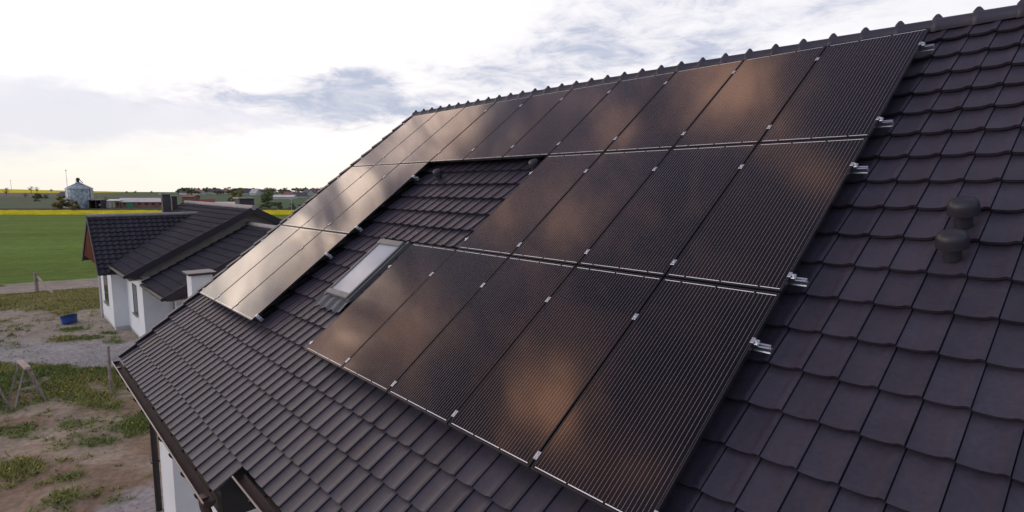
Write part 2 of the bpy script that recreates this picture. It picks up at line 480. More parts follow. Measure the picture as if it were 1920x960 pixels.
PATCH = [(-5.3, -5.0, 0.95, 0.65, 1.0), (-4.9, -6.2, 0.55, 0.35, 0.7), (-4.4, -7.7, 0.75, 0.5, 1.0), (-2.1, -7.0, 0.55, 0.30, 0.85), (-3.0, -6.9, 0.35, 0.22, 0.7),
         (-17.6, -7.9, 1.3, 0.6, 0.9), (-15.8, -7.4, 0.8, 0.6, 0.8), (-17.4, -6.0, 1.0, 0.35, 0.7), (-16.9, -5.0, 0.5, 0.35, 0.6), (-17.3, -4.4, 0.5, 0.2, 0.9),
         (-6.6, -6.6, 0.4, 0.25, 0.6), (-6.9, -7.6, 0.7, 0.4, 0.6), (-19.3, -5.6, 0.5, 0.3, 0.7), (-15.5, -4.6, 0.4, 0.25, 0.7)]
def yard(x, y):
    """grass cover and gravel cover of the yard"""
    q = (x - CAM.x) * HOR.x + (y - CAM.y) * HOR.y
    n = fbm(x * 0.55, y * 0.9, 3, 5)
    n2 = fbm(x * 2.2, y * 2.6, 9, 4)
    g = sstep(q + (n - 0.5) * 5.0, 27.5, 29.5)                                    # turf behind the bare earth
    mid = sstep(q + (n - 0.5) * 2.6, 15.4, 16.4) * (1 - sstep(q + (n - 0.5) * 3.0, 18.6, 19.8))
    mid = mid * (1 - 0.9 * sstep(fbm(x * 0.3 + 7, y * 0.8, 21, 3), 0.55, 0.65))
    g = np.maximum(g, mid)
    for cx_, cy_, ra, rb, am in PATCH:
        # patches are longer along the drive than across it
        dx, dy = x - cx_, y - cy_
        a = (dx * HOR.x + dy * HOR.y) / (rb * 1.2)
        b = (dx * RIGHT.x + dy * RIGHT.y) / (ra * 1.0)
        g = np.maximum(g, am * (1 - sstep(np.sqrt(a * a + b * b) + (n2 - 0.5) * 1.3, 0.55, 1.15)))
    g = np.maximum(g, 0.6 * sstep(n2 * 0.6 + n * 0.4, 0.63, 0.71) * (q > 10))
    n3 = fbm(x * 5.0, y * 5.0, 15, 3)
    g = np.maximum(g, 0.55 * sstep(n3 * .7 + n * .3, 0.60, 0.68) * (q > 10))
    gv = sstep(q + (n - 0.5) * 2.2, 19.0, 19.8) * (1 - sstep(q + (n - 0.5) * 2.2, 22.0, 23.2))
    g = g * (1 - 0.85 * gv)
    gv = np.maximum(gv, 1 - sstep(np.hypot(x + 0.6, y + 5.6) + (n2 - 0.5), 0.6, 1.3))
    return g, gv
def road_x(y): return -34.0 + (y + 7.96) * 0.162
def terrain(q, r):
    px = 960 + 1086 * r / np.maximum(q, 1.0)
    A = 2.9 - 5.7 * np.clip(px / 230.0, 0, 1)
    z = A * sstep(q, 560, 980)
    return z - np.clip(q - 1000, 0, None) * 0.012 - np.clip(q - 3000, 0, None) * 0.02
qs = np.concatenate([[-400, -200, -120], np.arange(-60, 9, 6.0), np.arange(9, 41, 0.13), np.arange(41, 128, 1.0), [128, 129, 130, 138, 146, 147, 152, 158, 164, 167, 168, 169.5, 175, 185, 195],
                     np.arange(205, 370, 8), [370, 374, 378, 390, 410, 440, 470, 500, 530, 560, 590, 600, 610], np.arange(640, 1010, 20), [1050, 1150, 1400]])
rs = np.concatenate([[-1600, -1400, -1100, -1000, -900, -800, -700, -600, -500, -450, -400, -350, -300, -250, -210, -180, -150, -130, -110, -95, -80, -70, -60, -52, -45, -40],
                     np.arange(-36, -3, 0.15), np.arange(-2.5, 60, 4), [80, 120, 200, 400, 800, 1200]])
Q, RR = np.meshgrid(qs, rs, indexing='ij')
GX = CAM.x + HOR.x * Q + RIGHT.x * RR
GY = CAM.y + HOR.y * Q + RIGHT.y * RR
GZ = terrain(Q, RR)
g, gv = yard(GX, GY)
def C3(*c): return np.array(c)
def lerp(a, b, t): return a * (1 - t[..., None]) + b * t[..., None]
nA = fbm(GX * 0.8, GY * 0.8, 31, 4)
nB = fbm(GX * 0.25, GY * 0.25, 41, 4)
colr = lerp(C3(0.40, 0.315, 0.235) * np.ones(GX.shape + (1,)), C3(0.295, 0.205, 0.140), sstep(nA, 0.42, 0.66))
colr = lerp(colr, C3(0.38, 0.325, 0.270), sstep(Q, 17, 22) * 0.8)
colr = lerp(colr, C3(0.41, 0.375, 0.37), gv * 0.9)
gcol = lerp(C3(0.115, 0.140, 0.045) * np.ones(GX.shape + (1,)), C3(0.210, 0.190, 0.075), sstep(fbm(GX * 0.5, GY * 0.5, 55, 3), 0.45, 0.62))
gcol = lerp(gcol, C3(0.30, 0.27, 0.12), sstep(Q, 27, 31) * 0.6)
colr = lerp(colr, gcol, g)
dr = GX - road_x(GY)
road = 1 - sstep(np.abs(dr) + (nA - 0.5) * 0.5, 1.6, 2.0)
colr = lerp(colr, lerp(C3(0.40, 0.33, 0.275) * np.ones(GX.shape + (1,)), C3(0.33, 0.27, 0.22), nB), road)
verge = sstep(-dr, 1.9, 2.2)
colr = lerp(colr, C3(0.36, 0.34, 0.26), verge)
crop = sstep(-dr, 2.5, 3.1)
stripe = 0.72 + 0.56 * fbm(-dr * 0.22, GY * 0.012, 61, 3)
cropc = C3(0.132, 0.208, 0.028)[None, None, :] * (stripe * (0.85 + 0.3 * fbm(GX * 1.5, GY * 1.5, 71, 3)))[..., None]
cropc = lerp(cropc, C3(0.11, 0.135, 0.04) * np.ones(GX.shape + (1,)), 0.5 * (np.abs(np.mod(-dr, 18.0) - 9.0) < 0.5) * (Q > 40))
colr = lerp(colr, cropc, crop)
px = 960 + 1086 * RR / np.maximum(Q, 1)
far = sstep(Q, 146, 147)
colr = lerp(colr, C3(0.075, 0.070, 0.045), far)
mead = sstep(Q, 167.5, 170)
nC = fbm(GX * 0.012, GY * 0.03, 81, 4)
meadc = lerp(C3(0.100, 0.155, 0.070) * np.ones(GX.shape + (1,)), C3(0.125, 0.150, 0.085), sstep(nC, 0.4, 0.6))
colr = lerp(colr, meadc, mead)
brown = sstep(Q, 372, 378) * (1 - sstep(px, 90, 160))
colr = lerp(colr, C3(0.21, 0.165, 0.155), brown)
ycl = sstep(Q, 596, 602) * (1 - sstep(px, 214, 232))
colr = lerp(colr, C3(0.72, 0.60, 0.010), ycl)
hillg = sstep(Q, 600, 640) * sstep(px, 214, 232)
colr = lerp(colr, C3(0.105, 0.135, 0.075), hillg)
colr = lerp(colr, C3(0.08, 0.095, 0.075), sstep(Q, 985, 1005))
# micro relief of the yard
near = (1 - sstep(Q, 32, 40)) * sstep(Q, 8, 10)
GZ = GZ + near * ((fbm(GX * 0.9, GY * 0.9, 91, 5) - 0.5) * 0.16 + g * 0.03 - road * 0.05)
GZ = GZ + crop * (1 - sstep(Q, 140, 146)) * 0.04
nq, nr = GX.shape
verts = np.stack([GX, GY, GZ], -1).reshape(-1, 3)
ii = np.arange(nq * nr).reshape(nq, nr)
faces = np.stack([ii[:-1, :-1], ii[:-1, 1:], ii[1:, 1:], ii[1:, :-1]], -1).reshape(-1, 4)
me = bpy.data.meshes.new('ground')
me.from_pydata(verts.tolist(), [], faces.tolist())
me.materials.append(M['ground'])
ca = me.attributes.new('col', 'FLOAT_COLOR', 'POINT')
ca.data.foreach_set('color', np.concatenate([colr.reshape(-1, 3), np.ones((nq * nr, 1))], 1).astype(np.float32).ravel())
me.polygons.foreach_set('use_smooth', [True] * len(me.polygons))
gnd = bpy.data.objects.new('ground', me)
COL.objects.link(gnd)
gnd['kind'] = 'structure'
if me.polygons[0].normal.z < 0: me.flip_normals()

# rapeseed strip: a half metre of crop with an uneven top
b = MB()
qa, ra = np.linspace(129.5, 145.5, 22), np.arange(-150, 120, 0.9)
vs, fs = [], []
for i, q in enumerate(qa):
    for j, r_ in enumerate(ra):
        p = CAM + HOR * q + RIGHT * r_
        edge = 0 if i in (0, len(qa) - 1) else 1
        vs.append((p.x + random.uniform(-.3, .3), p.y + random.uniform(-.3, .3), -0.05 + edge * (0.42 + random.uniform(-.09, .12))))
nr_ = len(ra)
for i in range(len(qa) - 1):
    for j in range(nr_ - 1):
        fs.append((i * nr_ + j, i * nr_ + j + 1, (i + 1) * nr_ + j + 1, (i + 1) * nr_ + j))
b.add(vs, fs)
tag(b.build('rapeseed_strip', 'rape'), 'narrow bright yellow strip of flowering rapeseed beyond the green field', 'crop', kind='stuff')

# ------------------------------------------------------------------ roof frame of the house in front
SL = R(37.284)
c_, s_ = math.cos(SL), math.sin(SL)
Z0 = 7.863
UX, VX, NX = Vector((1, 0, 0)), Vector((0, c_, s_)), Vector((0, -s_, c_))
def P(u, v, n=0.0): return Vector((u, c_ * v - s_ * n, Z0 + s_ * v + c_ * n))
TW, CH, V0, U0 = 0.2265, 0.352, -7.735, 10.51
KL = 49
UL = U0 - KL * TW                     # left edge of the first tile column
PROF = [(0.0, 0.000), (0.07, -0.0035), (0.24, -0.0056), (0.44, -0.0058), (0.62, -0.0030), (0.74, 0.0030), (0.81, 0.0105), (0.90, 0.0120), (0.970, 0.0112)]
PROF5 = [(0.0, 0.0), (0.3, -0.008), (0.62, 0.002), (0.82, 0.015), (0.985, 0.013)]
PROFN = [(0.0, 0.002), (0.2, -0.018), (0.42, -0.016), (0.62, 0.012), (0.80, 0.030), (0.92, 0.024), (0.995, 0.004)]
def tiles(mb, Pf, u0, w, ncol, v0, ch, ncr, n0, prof, rg, drop=None, jit=0.0025, lift=0.042, thick=0.030):
    np_ = len(prof)
    for j in range(ncr):
        for i in range(ncol):
            if drop and drop(i, j): continue
            ua, va = u0 + i * w, v0 + j * ch
            vb = va + ch + (0.05 if j < ncr - 1 else 0.0)
            jn, jv, ju = rg.uniform(-jit, jit), rg.uniform(-jit, jit) * 1.5, rg.uniform(-jit, jit) * .4
            rn = rg.random()
            lo, hi, un = [], [], []
            for k, (t, h) in enumerate(prof):
                u = ua + t * w + ju
                nose = va + jv + (-0.003 * math.sin(math.pi * t / .76) if t < .76 else 0.005 * math.sin(math.pi * (t - .76) / .24))
                lo.append(Pf(u, nose, n0 + h + jn))
                hi.append(Pf(u, vb, n0 + h - lift * (vb - va) / ch))
                un.append(Pf(u, nose + 0.006, n0 + h + jn - thick))
            mb.add(lo + hi, [(k, k + 1, np_ + k + 1, np_ + k) for k in range(np_ - 1)], rn, 0, True)
            mb.add(un + lo, [(k, k + 1, np_ + k + 1, np_ + k) for k in range(np_ - 1)], rn)
            # right flank of the roll, down to the next tile
            e = Pf(ua + prof[-1][0] * w + ju, va + jv + 0.006, n0 - 0.02)
            e2 = Pf(ua + prof[-1][0] * w + ju, vb, n0 - 0.02 - lift * (vb - va) / ch)
            mb.add([lo[-1], hi[-1], e2, e], [(0, 1, 2, 3)], rn)
UR = 14.6
NCOL = int((UR - UL) / TW)
NC = 23
VTOP = V0 + NC * CH
USTEP = U0 - 22 * TW + 0.02 + 0.13     # where the long eave stops (about 5.66)
kstep = int(round((5.66 - UL) / TW))
USTEP = UL + kstep * TW
house = thing('tiled_house', (7, 0, 0), 'white rendered house in front under a large dark tiled roof that carries the solar panels', 'house')
rg = random.Random(3)
b = MB()
tiles(b, P, UL, TW, NCOL, V0, CH, NC, -0.148, PROF, rg, drop=lambda i, j: j == 0 and i >= kstep)
roof = b.build('roof', 'tile', house)
RIDGE = P(0, VTOP, -0.148)
RY, RZ = RIDGE.y, RIDGE.z
def PB(u, v, n=0.0):                   # the rear slope, mirrored about the ridge
    p = P(u, v, n)
    return Vector((p.x, 2 * RY - p.y, p.z))
b = MB()
tiles(b, PB, UL, TW, NCOL, V0, CH, NC, -0.148, PROF5, rg)
b.build('roof', 'tile', house)
# decking below the tiles, fascias and soffits
b = MB()
for F in (P, PB):
    lo = V0 + CH + 0.06
    b.hexa([F(UL + .02, lo, -.24), F(UR - .02, lo, -.24), F(UR - .02, VTOP, -.24), F(UL + .02, VTOP, -.24), F(UL + .02, lo, -.205), F(UR - .02, lo, -.205), F(UR - .02, VTOP, -.205), F(UL + .02, VTOP, -.205)])
b.hexa([P(UL + .02, V0 + .05, -.24), P(USTEP - .02, V0 + .05, -.24), P(USTEP - .02, V0 + CH + .06, -.24), P(UL + .02, V0 + CH + .06, -.24),
        P(UL + .02, V0 + .05, -.205), P(USTEP - .02, V0 + .05, -.205), P(USTEP - .02, V0 + CH + .06, -.205), P(UL + .02, V0 + CH + .06, -.205)])
b.build('decking', 'board', house)
yA, yB = P(0, V0 + .05, -.24).y, P(0, V0 + CH + .05, -.24).y
zA, zB = P(0, V0 + .05, -.19).z, P(0, V0 + CH + .05, -.19).z
b = MB()
sofz = 2.72
b.box((UL + .03, yA - .025, sofz), (USTEP - .03, yA, zA))                     # long eave fascia
b.box((UL + .03, yA, sofz), (USTEP - .06, -5.0, sofz + .02))                   # soffit
b.box((USTEP, yB - .025, 2.86), (UR, yB, zB))
b.box((USTEP - .02, yB, 2.86), (UR, -4.2, 2.88))
b.build('fascia', 'board', house)
b = MB()
side = [P(USTEP - .03, V0 + .06, -.18), P(USTEP - .03, V0 + CH + .35, -.18), Vector((USTEP - .03, -5.02, sofz)), Vector((USTEP - .03, yA - .0251, sofz))]
b.prism(side, (0.026, 0, 0))
b.build('eave_side_board', 'board', house)
# verge tiles, one per course, on the left gable
for j in range(NC):
    b = MB()
    va, vb = V0 + j * CH, V0 + (j + 1) * CH + .05
    uA, uB = UL - 0.085, UL + 0.03
    nl, nh = -0.112, -0.140
    b.hexa([P(uA, va, nl - .025), P(uB, va, nl - .025), P(uB, vb, nh - .025), P(uA, vb, nh - .025), P(uA, va, nl), P(uB, va, nl), P(uB, vb, nh), P(uA, vb, nh)], rnd=rg.random())
    b.hexa([P(uA, va, nl - .15), P(uA + .022, va, nl - .15), P(uA + .022, vb, nh - .13), P(uA, vb, nh - .13), P(uA, va, nl - .025), P(uA + .022, va, nl - .025), P(uA + .022, vb, nh - .025), P(uA, vb, nh - .025)], rnd=rg.random())
    b.build('verge_tile', 'tile', roof)
# ridge tiles with a raised collar and knob at each joint
RP = 0.355
def ridge_arc(u, rad, zc, nseg=10, span=R(118)):
    return [Vector((u, RY + rad * math.sin(a), RZ + zc + rad * math.cos(a))) for a in [-span + 2 * span * k / nseg for k in range(nseg + 1)]]
nrt = int((UR - UL + .1) / RP) + 1
rstart = 10.523 - RP * int((10.523 - (UL - .06)) / RP)
for k in range(nrt):
    u = rstart + k * RP
    if u + RP > UR + .3: break
    b = MB()
    secs = [(u - .035, .098, -.035), (u - .03, .112, -.035), (u + .018, .110, -.035), (u + .026, .103, -.035), (u + RP, .094, -.035)]
    pts = [ridge_arc(x, r_, z_) for x, r_, z_ in secs]
    m_ = len(pts[0])
    vs = [p for q in pts for p in q]
    fs = [(i * m_ + a, i * m_ + a + 1, (i + 1) * m_ + a + 1, (i + 1) * m_ + a) for i in range(len(secs) - 1) for a in range(m_ - 1)]
    b.add(vs, fs, rg.random(), 0, True)
    b.add(pts[0], [tuple(range(m_))], 0.5)
    kn = Vector((u - .005, RY, RZ + .066))
    b.lathe([(.050, 0), (.038, .018), (.022, .038), (.013, .046), (.0, .048)], lambda p: kn + Vector((p.x, p.y * .8, p.z)), 12)
    o = b.build('ridge_tile', 'tile', roof)
# walls
b = MB()
foot = [(-.18, -5.6), (.95, -5.6), (.95, -5.13), (2.75, -5.13), (2.75, -4.35), (UR - .4, -4.35), (UR - .4, 2 * RY + 5.4), (-.18, 2 * RY + 5.4)]
b.prism([(x, y, -.2) for x, y in foot], (0, 0, 2.94))
gx0, gx1 = -.18, -.02
gt = [(gx0, -5.0, 2.735), (gx0, 2 * RY + 5.0, 2.735), (gx0, RY, RZ - .35)]
b.prism(gt, (.16, 0, 0))
b.prism([(UR - .6, -4.2, 2.735), (UR - .6, 2 * RY + 5.0, 2.735), (UR - .6, RY, RZ - .35)], (.16, 0, 0))
b.build('wall', 'render', house)
# gutters
def gutter(u0, u1, yc, zc, rad=.060):
    b = MB()
    n = 12
    ang = [math.pi + math.pi * k / n for k in range(n + 1)]
    for rr, flip in ((rad, False), (rad - .008, True)):
        a0 = [Vector((u0, yc + rr * math.cos(a), zc + rr * math.sin(a))) for a in ang]
        a1 = [Vector((u1, p.y, p.z)) for p in a0]
        b.add(a0 + a1, [(k, k + 1, n + 2 + k, n + 1 + k) for k in range(n)], 0.5, 0, True)
    for u in (u0, u1):
        cc = [Vector((u, yc + rad * math.cos(a), zc + rad * math.sin(a))) for a in ang]
        cc2 = [p + Vector((.006 if u == u0 else -.006, 0, 0)) for p in cc]
        b.add(cc, [tuple(range(n + 1))], .5, 0)
        b.add(cc2, [tuple(range(n + 1))], .5, 0)
    x = u0 + .35
    while x < u1:                      # joints
        a0 = [Vector((x, yc + (rad + .004) * math.cos(a), zc + (rad + .004) * math.sin(a))) for a in ang]
        a1 = [Vector((x + .04, p.y, p.z)) for p in a0]
        b.add(a0 + a1, [(k, k + 1, n + 2 + k, n + 1 + k) for k in range(n)], 0.5, 0, True)
        x += 1.9
    g_ = b.build('gutter', 'gutter', house)
    b = MB()
    b.tube([(u0, yc - rad, zc + .004), (u1, yc - rad, zc + .004)], .011, 8)
    b.build('gutter_lip', 'lip', g_)
    x = u0 + .6
    while x < u1:
        b = MB()
        pts = [(x, yc + .075 * math.cos(a), zc + .078 * math.sin(a)) for a in [math.pi + math.pi * k / 8 for k in range(9)]]
        b.tube(pts, .012, 6)
        b.build('gutter_bracket', 'darkpipe', g_)
        x += .62
    return g_
GA = P(0, V0, -.16)
gutter(UL - .10, USTEP + .02, GA.y - .055, GA.z - .075)
GB = P(0, V0 + CH, -.16)
gutter(USTEP + .06, UR, GB.y - .055, GB.z - .075)
# bits of joint: bell under the end of the long gutter, downpipes
gy, gz = GA.y - .055, GA.z - .075
b = MB()
b.tube([(USTEP - .22, gy, gz - .03), (USTEP - .22, gy, gz - .14), (USTEP - .22, gy + .03, gz - .26), (USTEP - .22, gy + .03, 0)], [.06, .05, .05, .05], 14)
b.build('downpipe', 'pipe', house)
b = MB()
b.tube([(-.33, gy, gz - .03), (-.33, gy, gz - .12), (-.33, -5.66, gz - .50), (-.33, -5.66, 0)], .055, 14)
b.box((-.40, -5.74, 1.0), (-.26, -5.58, 1.025))
b.build('downpipe', 'darkpipe', house)
b = MB()
b.box((UL - .02, yA - .03, sofz - .06), (UL + .16, yA + .25, zA - .02))
b.build('eave_end_box', 'board', house)

# skylight
sk = thing('skylight', (4.3, P(4.3, -4.55, -.1).y, P(4.3, -4.55, -.1).z), '', '')
del sk['label'], sk['category']
sk.parent = house
sk.location = Vector(sk.location) - house.location
SA, SB, SU0, SU1 = -5.135, -3.955, 3.99, 4.655
nb, ntp = -.20, -.090
def rb(mb, u0, u1, v0, v1, n0, n1, bev=0.0): mb.box((u0, v0, n0), (u1, v1, n1), 0, lambda p: P(p.x, p.y, p.z), bev)
b = MB()
rb(b, SU0, SU0 + .036, SA + .09, SB - .10, nb, ntp)
rb(b, SU1 - .036, SU1, SA + .09, SB - .10, nb, ntp)
rb(b, SU0 - .012, SU1 + .012, SB - .10, SB, nb, ntp + .018, .01)
rb(b, SU0 - .004, SU1 + .004, SA, SA + .09, nb, ntp + .006, .01)
rb(b, SU0 - .045, SU0 - .008, SA - .02, SB + .05, nb, -.118)
rb(b, SU1 + .008, SU1 + .045, SA - .02, SB + .05, nb, -.118)
b.build('frame', 'skyframe', sk)
b = MB()
rb(b, SU0 + .034, SU1 - .034, SA + .085, SB - .095, nb, ntp - .016)
b.build('pane', 'blind', sk)
b = MB()
cols = [SU0 - .09 + i * (SU1 - SU0 + .20) / 26 for i in range(27)]
rows = [SA + .02, SA - .06, SA - .12, SA - .18, SA - .225]
vs = [P(u, v + (.018 * math.sin(u * 31) if k == 4 else 0), -.118 - (.012 if k == 0 else 0) + .010 * math.sin(u * 2 * math.pi / TW + 1.0) - .004 * k) for k, v in enumerate(rows) for u in cols]
fs = [(k * 27 + i, k * 27 + i + 1, (k + 1) * 27 + i + 1, (k + 1) * 27 + i) for k in range(4) for i in range(26)]
b.add(vs, fs, .5, 0, True)
b.build('flashing', 'lead', sk)

# roof vents
def vent(u, v, big=1.0):
    o = P(u, v, -.14)
    t = thing('roof_vent', o, '', '')
    del t['label'], t['category']
    t.parent = house
    t.location = o - house.location
    b = MB()
    ax = (NX * .55 + Vector((0, 0, 1)) * .45).normalized()
    b.lathe([(.056, -.02), (.053, .05), (.050, .11)], lambda p: o + UX * p.x + VX * p.y + ax * p.z, 24)
    b.build('neck', 'vent', t)
    b = MB()
    top = o + ax * .10 * big
    fx, fy = UX, ax.cross(UX)
    k = big
    k = big * .68
    def cl_(pr): b.lathe([(r_ * k, z_ * k) for r_, z_ in pr], lambda p: top + fx * p.x + fy * p.y + ax * p.z, 32)
    cl_([(.0, .118), (.045, .116), (.085, .108), (.115, .092), (.132, .066), (.139, .040), (.142, .0), (.143, -.052)])
    cl_([(.143, -.052), (.134, -.053)])
    cl_([(.134, -.053), (.128, .02), (.10, .06), (.0, .08)])
    b.build('cap', 'vent', t)
vent(11.06, -2.97)
vent(11.07, -3.33)
vent(3.60, -2.30, .85)
vent(5.90, -2.15, .85)

# ------------------------------------------------------------------ solar panels
PITCHU, PITCHV = 1.02, 2.017
PW, PH = 1.0, 1.997
rotr = (SL, 0, 0)
def make_panel():
    root = thing('solar_panel', P(0.51, -1.0, -.035), '', '', 'solar panels on the roof', rotr)
    b = MB()
    hw, hh = PW / 2, PH / 2
    b.box((-hw, -hh, 0), (hw, -hh + .011, .035))
    b.box((-hw, hh - .011, 0), (hw, hh, .035))
    b.box((-hw, -hh + .011, 0), (-hw + .011, hh - .011, .035))
    b.box((hw - .011, -hh + .011, 0), (hw, hh - .011, .035))
    b.build('frame', 'frame', root, world=False)
    b = MB()
    b.box((-hw + .011, -hh + .011, .010), (hw - .011, hh - .011, .0335))
    b.build('glass', 'cells', root, world=False)
    return root
GRID = [(0, list(range(10))), (1, [0, 1, 2, 6, 7, 8, 9]), (2, [0, 1, 2, 5, 6, 7, 8, 9])]
NTH = ['first', 'second', 'third', 'fourth', 'fifth', 'sixth', 'seventh', 'eighth', 'ninth', 'last']
def plabel(r, k):
    if r == 0: return 'black solar panel, top row under the ridge, %s from the left' % NTH[k]
    row = 'middle' if r == 1 else 'bottom'
    if k < 3: return 'black panel left of the skylight, %s row, %s from the left' % (row, ['first', 'second', 'third'][k])
    k0 = 6 if r == 1 else 5
    return 'black panel right of the skylight, %s row, %s from the left' % (row, NTH[k - k0])
proto = make_panel()
first = True
for r_, ks in GRID:
    for k in ks:
        o = proto if first else copy_tree(proto)
        first = False
        o.location = P(k * PITCHU + .51, -(r_ * PITCHV) - 1.0, -.035 + random.uniform(-.0012, .0012))
        o.rotation_euler = (SL, 0, 0)
        if r_ == 2:                    # bottom row is mounted the other way up
            o.rotation_euler = (Matrix.Rotation(SL, 3, 'X') @ Matrix.Rotation(math.pi, 3, 'Z')).to_euler()
        o['label'] = plabel(r_, k)
        o['category'] = 'solar panel'
        o['group'] = 'solar panels on the roof'
# rails, clamps
RV = [[-.33, -1.715], [-2.425, -3.835], [-4.515, -5.93]]
BL = [[(0, 10)], [(0, 3), (6, 10)], [(0, 3), (5, 10)]]
def mid_clamp():
    t = thing('panel_clamp', (0, 0, 0), '', '', None, rotr)
    b = MB()
    b.box((-.019, -.033, .001), (-.004, .033, .0075), 0, None, .002)
    b.box((.004, -.033, .001), (.019, .033, .0075), 0, None, .002)
    b.box((-.005, -.033, -.03), (.005, .033, .002))
    b.build('clamp_body', 'alu', t, world=False)
    b = MB()
    b.lathe([(.0085, 0), (.0085, .009), (.006, .011), (.0, .011)], lambda p: p + Vector((0, 0, .002)), 6, 0, False)
    b.build('bolt', 'alu', t, world=False)
    return t
def end_clamp():
    t = thing('end_clamp', (0, 0, 0), '', '', None, rotr)
    b = MB()
    b.box((-.016, -.025, .001), (.010, .025, .006), 0, None, .0015)
    b.box((.004, -.025, -.036), (.010, .025, .001))
    b.box((.010, -.025, -.034), (.036, .025, -.008), 0, None, .003)
    b.build('clamp_body', 'alu', t, world=False)
    b = MB()
    b.lathe([(.011, 0), (.011, .014), (.008, .017), (.0, .017)], lambda p: p + Vector((.022, 0, -.008)), 6, 0, False)
    b.build('bolt', 'alu', t, world=False)
    return t
mc, ec = mid_clamp(), end_clamp()
umc = uec = False
WH = ['top row of solar panels', 'middle row', 'bottom row']
for r_ in range(3):
    for bi, (k0, k1) in enumerate(BL[r_]):
        blk = '' if r_ == 0 else (' left of the skylight' if bi == 0 else ' right of the skylight')
        row = ('top', 'middle', 'bottom')[r_] + ' row'
        for vi, v in enumerate(RV[r_]):
            hl = ('upper', 'lower')[vi]
            ua, ub = k0 * PITCHU - .05, k1 * PITCHU + .098
            mn = P((ua + ub) / 2, v, -.055)
            rl = thing('mounting_rail', mn, 'silver rail under %s half of %s%s' % (hl, row, blk), 'rail', 'aluminium rails carrying the panels', rotr)
            b = MB()
            L = (ub - ua) / 2
            for y0, y1, z0, z1 in ((-.020, -.006, -.004, .018), (.006, .020, -.004, .018), (-.020, .020, -.024, -.004), (-.026, .026, -.030, -.024)):
                b.box((-L, y0, z0), (L, y1, z1))
            b.build('rail_profile', 'alu', rl, world=False)
            x = -L + .35
            while x < L - .2:
                b = MB()
                b.box((x, -.015, -.11), (x + .03, .015, -.030))
                b.box((x, -.015, -.115), (x + .03, .12, -.108))
                b.build('roof_hook', 'darkpipe', rl, world=False)
                x += 1.13
            for k in range(k0 + 1, k1):
                o = copy_tree(mc) if umc else mc
                umc = True
                o.location = P(k * PITCHU, v + random.uniform(-.012, .012), 0)
                tag(o, 'small silver clamp between panels, %s rail, %s%s' % (hl, row, blk), 'clamp', 'silver clamps on the %s rail of the %s%s' % (hl, row, blk))
            for s, u in ((1, k1 * PITCHU - .012), (-1, k0 * PITCHU + .012)):
                o = copy_tree(ec) if uec else ec
                uec = True
                o.location = P(u, v, -.001)
                o.rotation_euler = (Matrix.Rotation(SL, 3, 'X') @ Matrix.Rotation(0 if s > 0 else math.pi, 3, 'Z')).to_euler()
                tag(o, 'silver end clamp at %s edge, %s rail, %s%s' % ('right' if s > 0 else 'left', hl, row, blk), 'clamp', 'end clamps of the panel rails')

# ------------------------------------------------------------------ neighbouring house
nb_ = thing('neighbour_house', (-17, 0, 0), 'white single storey house next door with dark tiled gables and a brown clad gable', 'house')
def slope_fn(org, U, V):
    org, U, V = Vector(org), Vector(U).normalized(), Vector(V).normalized()
    N = U.cross(V)
    return lambda u, v, n=0.0: org + U * u + V * v + N * n
def slope(org, U, V, lenu, lenv, ncr, w=.235, name='roof'):
    F = slope_fn(org, U, V)
    b = MB()
    ncol = int(round(lenu / w))
    tiles(b, F, 0, lenu / ncol, ncol, 0, lenv / ncr, ncr, 0.0, PROFN, rg, jit=.003, lift=.042, thick=.034)
    b.hexa([F(.01, .03, -.11), F(lenu - .01, .03, -.11), F(lenu - .01, lenv, -.11), F(.01, lenv, -.11), F(.01, .03, -.05), F(lenu - .01, .03, -.05), F(lenu - .01, lenv, -.05), F(.01, lenv, -.05)], 1)
    o = b.build(name, ['tile_far', 'board'], nb_)
    return F, o
NXa, NXb = -25.0, -13.3
nry, nrz, ney, nez = .41, 5.34, -4.20, 2.93
ds = Vector((0, nry - ney, nrz - nez))
FM, RM = slope((NXa, ney, nez), (1, 0, 0), ds, NXb - NXa, ds.length, 15)
FMb, _ = slope((NXb, 2 * nry - ney, nez), (-1, 0, 0), (0, -ds.y, ds.z), NXb - NXa, ds.length, 15)
wry, wrz, wey, wez, WXa, WXb = .33, 4.65, -3.70, 2.58, -13.86, -9.5
dw = Vector((0, wry - wey, wrz - wez))
FW, RW = slope((WXa, wey, wez), (1, 0, 0), dw, WXb - WXa, dw.length, 13)
slope((WXb, 2 * wry - wey, wez), (-1, 0, 0), (0, -dw.y, dw.z), WXb - WXa, dw.length, 13)
CX, CE, CF, CZr, CZe, CY0, CY1 = -19.6, 2.5, 3.9, 4.92, 2.65, -4.68, .0
dcv = Vector((-CE, 0, CZr - CZe))
dcf = Vector((CF, 0, CZr - CZe))
FC, RC = slope((CX + CE, CY0, CZe), (0, 1, 0), dcv, CY1 - CY0, dcv.length, 13, .24)
slope((CX - CF, CY1, CZe), (0, -1, 0), dcf, CY1 - CY0, dcf.length, 13, .24)
def rcap(p0, p1, parent, rad=.10):
    b = MB()
    p0, p1 = Vector(p0), Vector(p1)
    n = max(2, int((p1 - p0).length / .36))
    for k in range(n):
        a, e = p0.lerp(p1, k / n), p0.lerp(p1, (k + 1.12) / n)
        b.tube([a, e], [rad + .012, rad - .004], 12)
    b.build('ridge_cap', 'cap', parent)  # pale material here paints the sky's sheen along the ridge
rcap((NXa - .05, nry, nrz - .01), (NXb + .05, nry, nrz - .01), RM)
rcap((WXa, wry, wrz - .01), (WXb + .03, wry, wrz - .01), RW, .09)
rcap((CX, CY0 - .03, CZr - .01), (CX, -.3, CZr - .01), RC, .08)
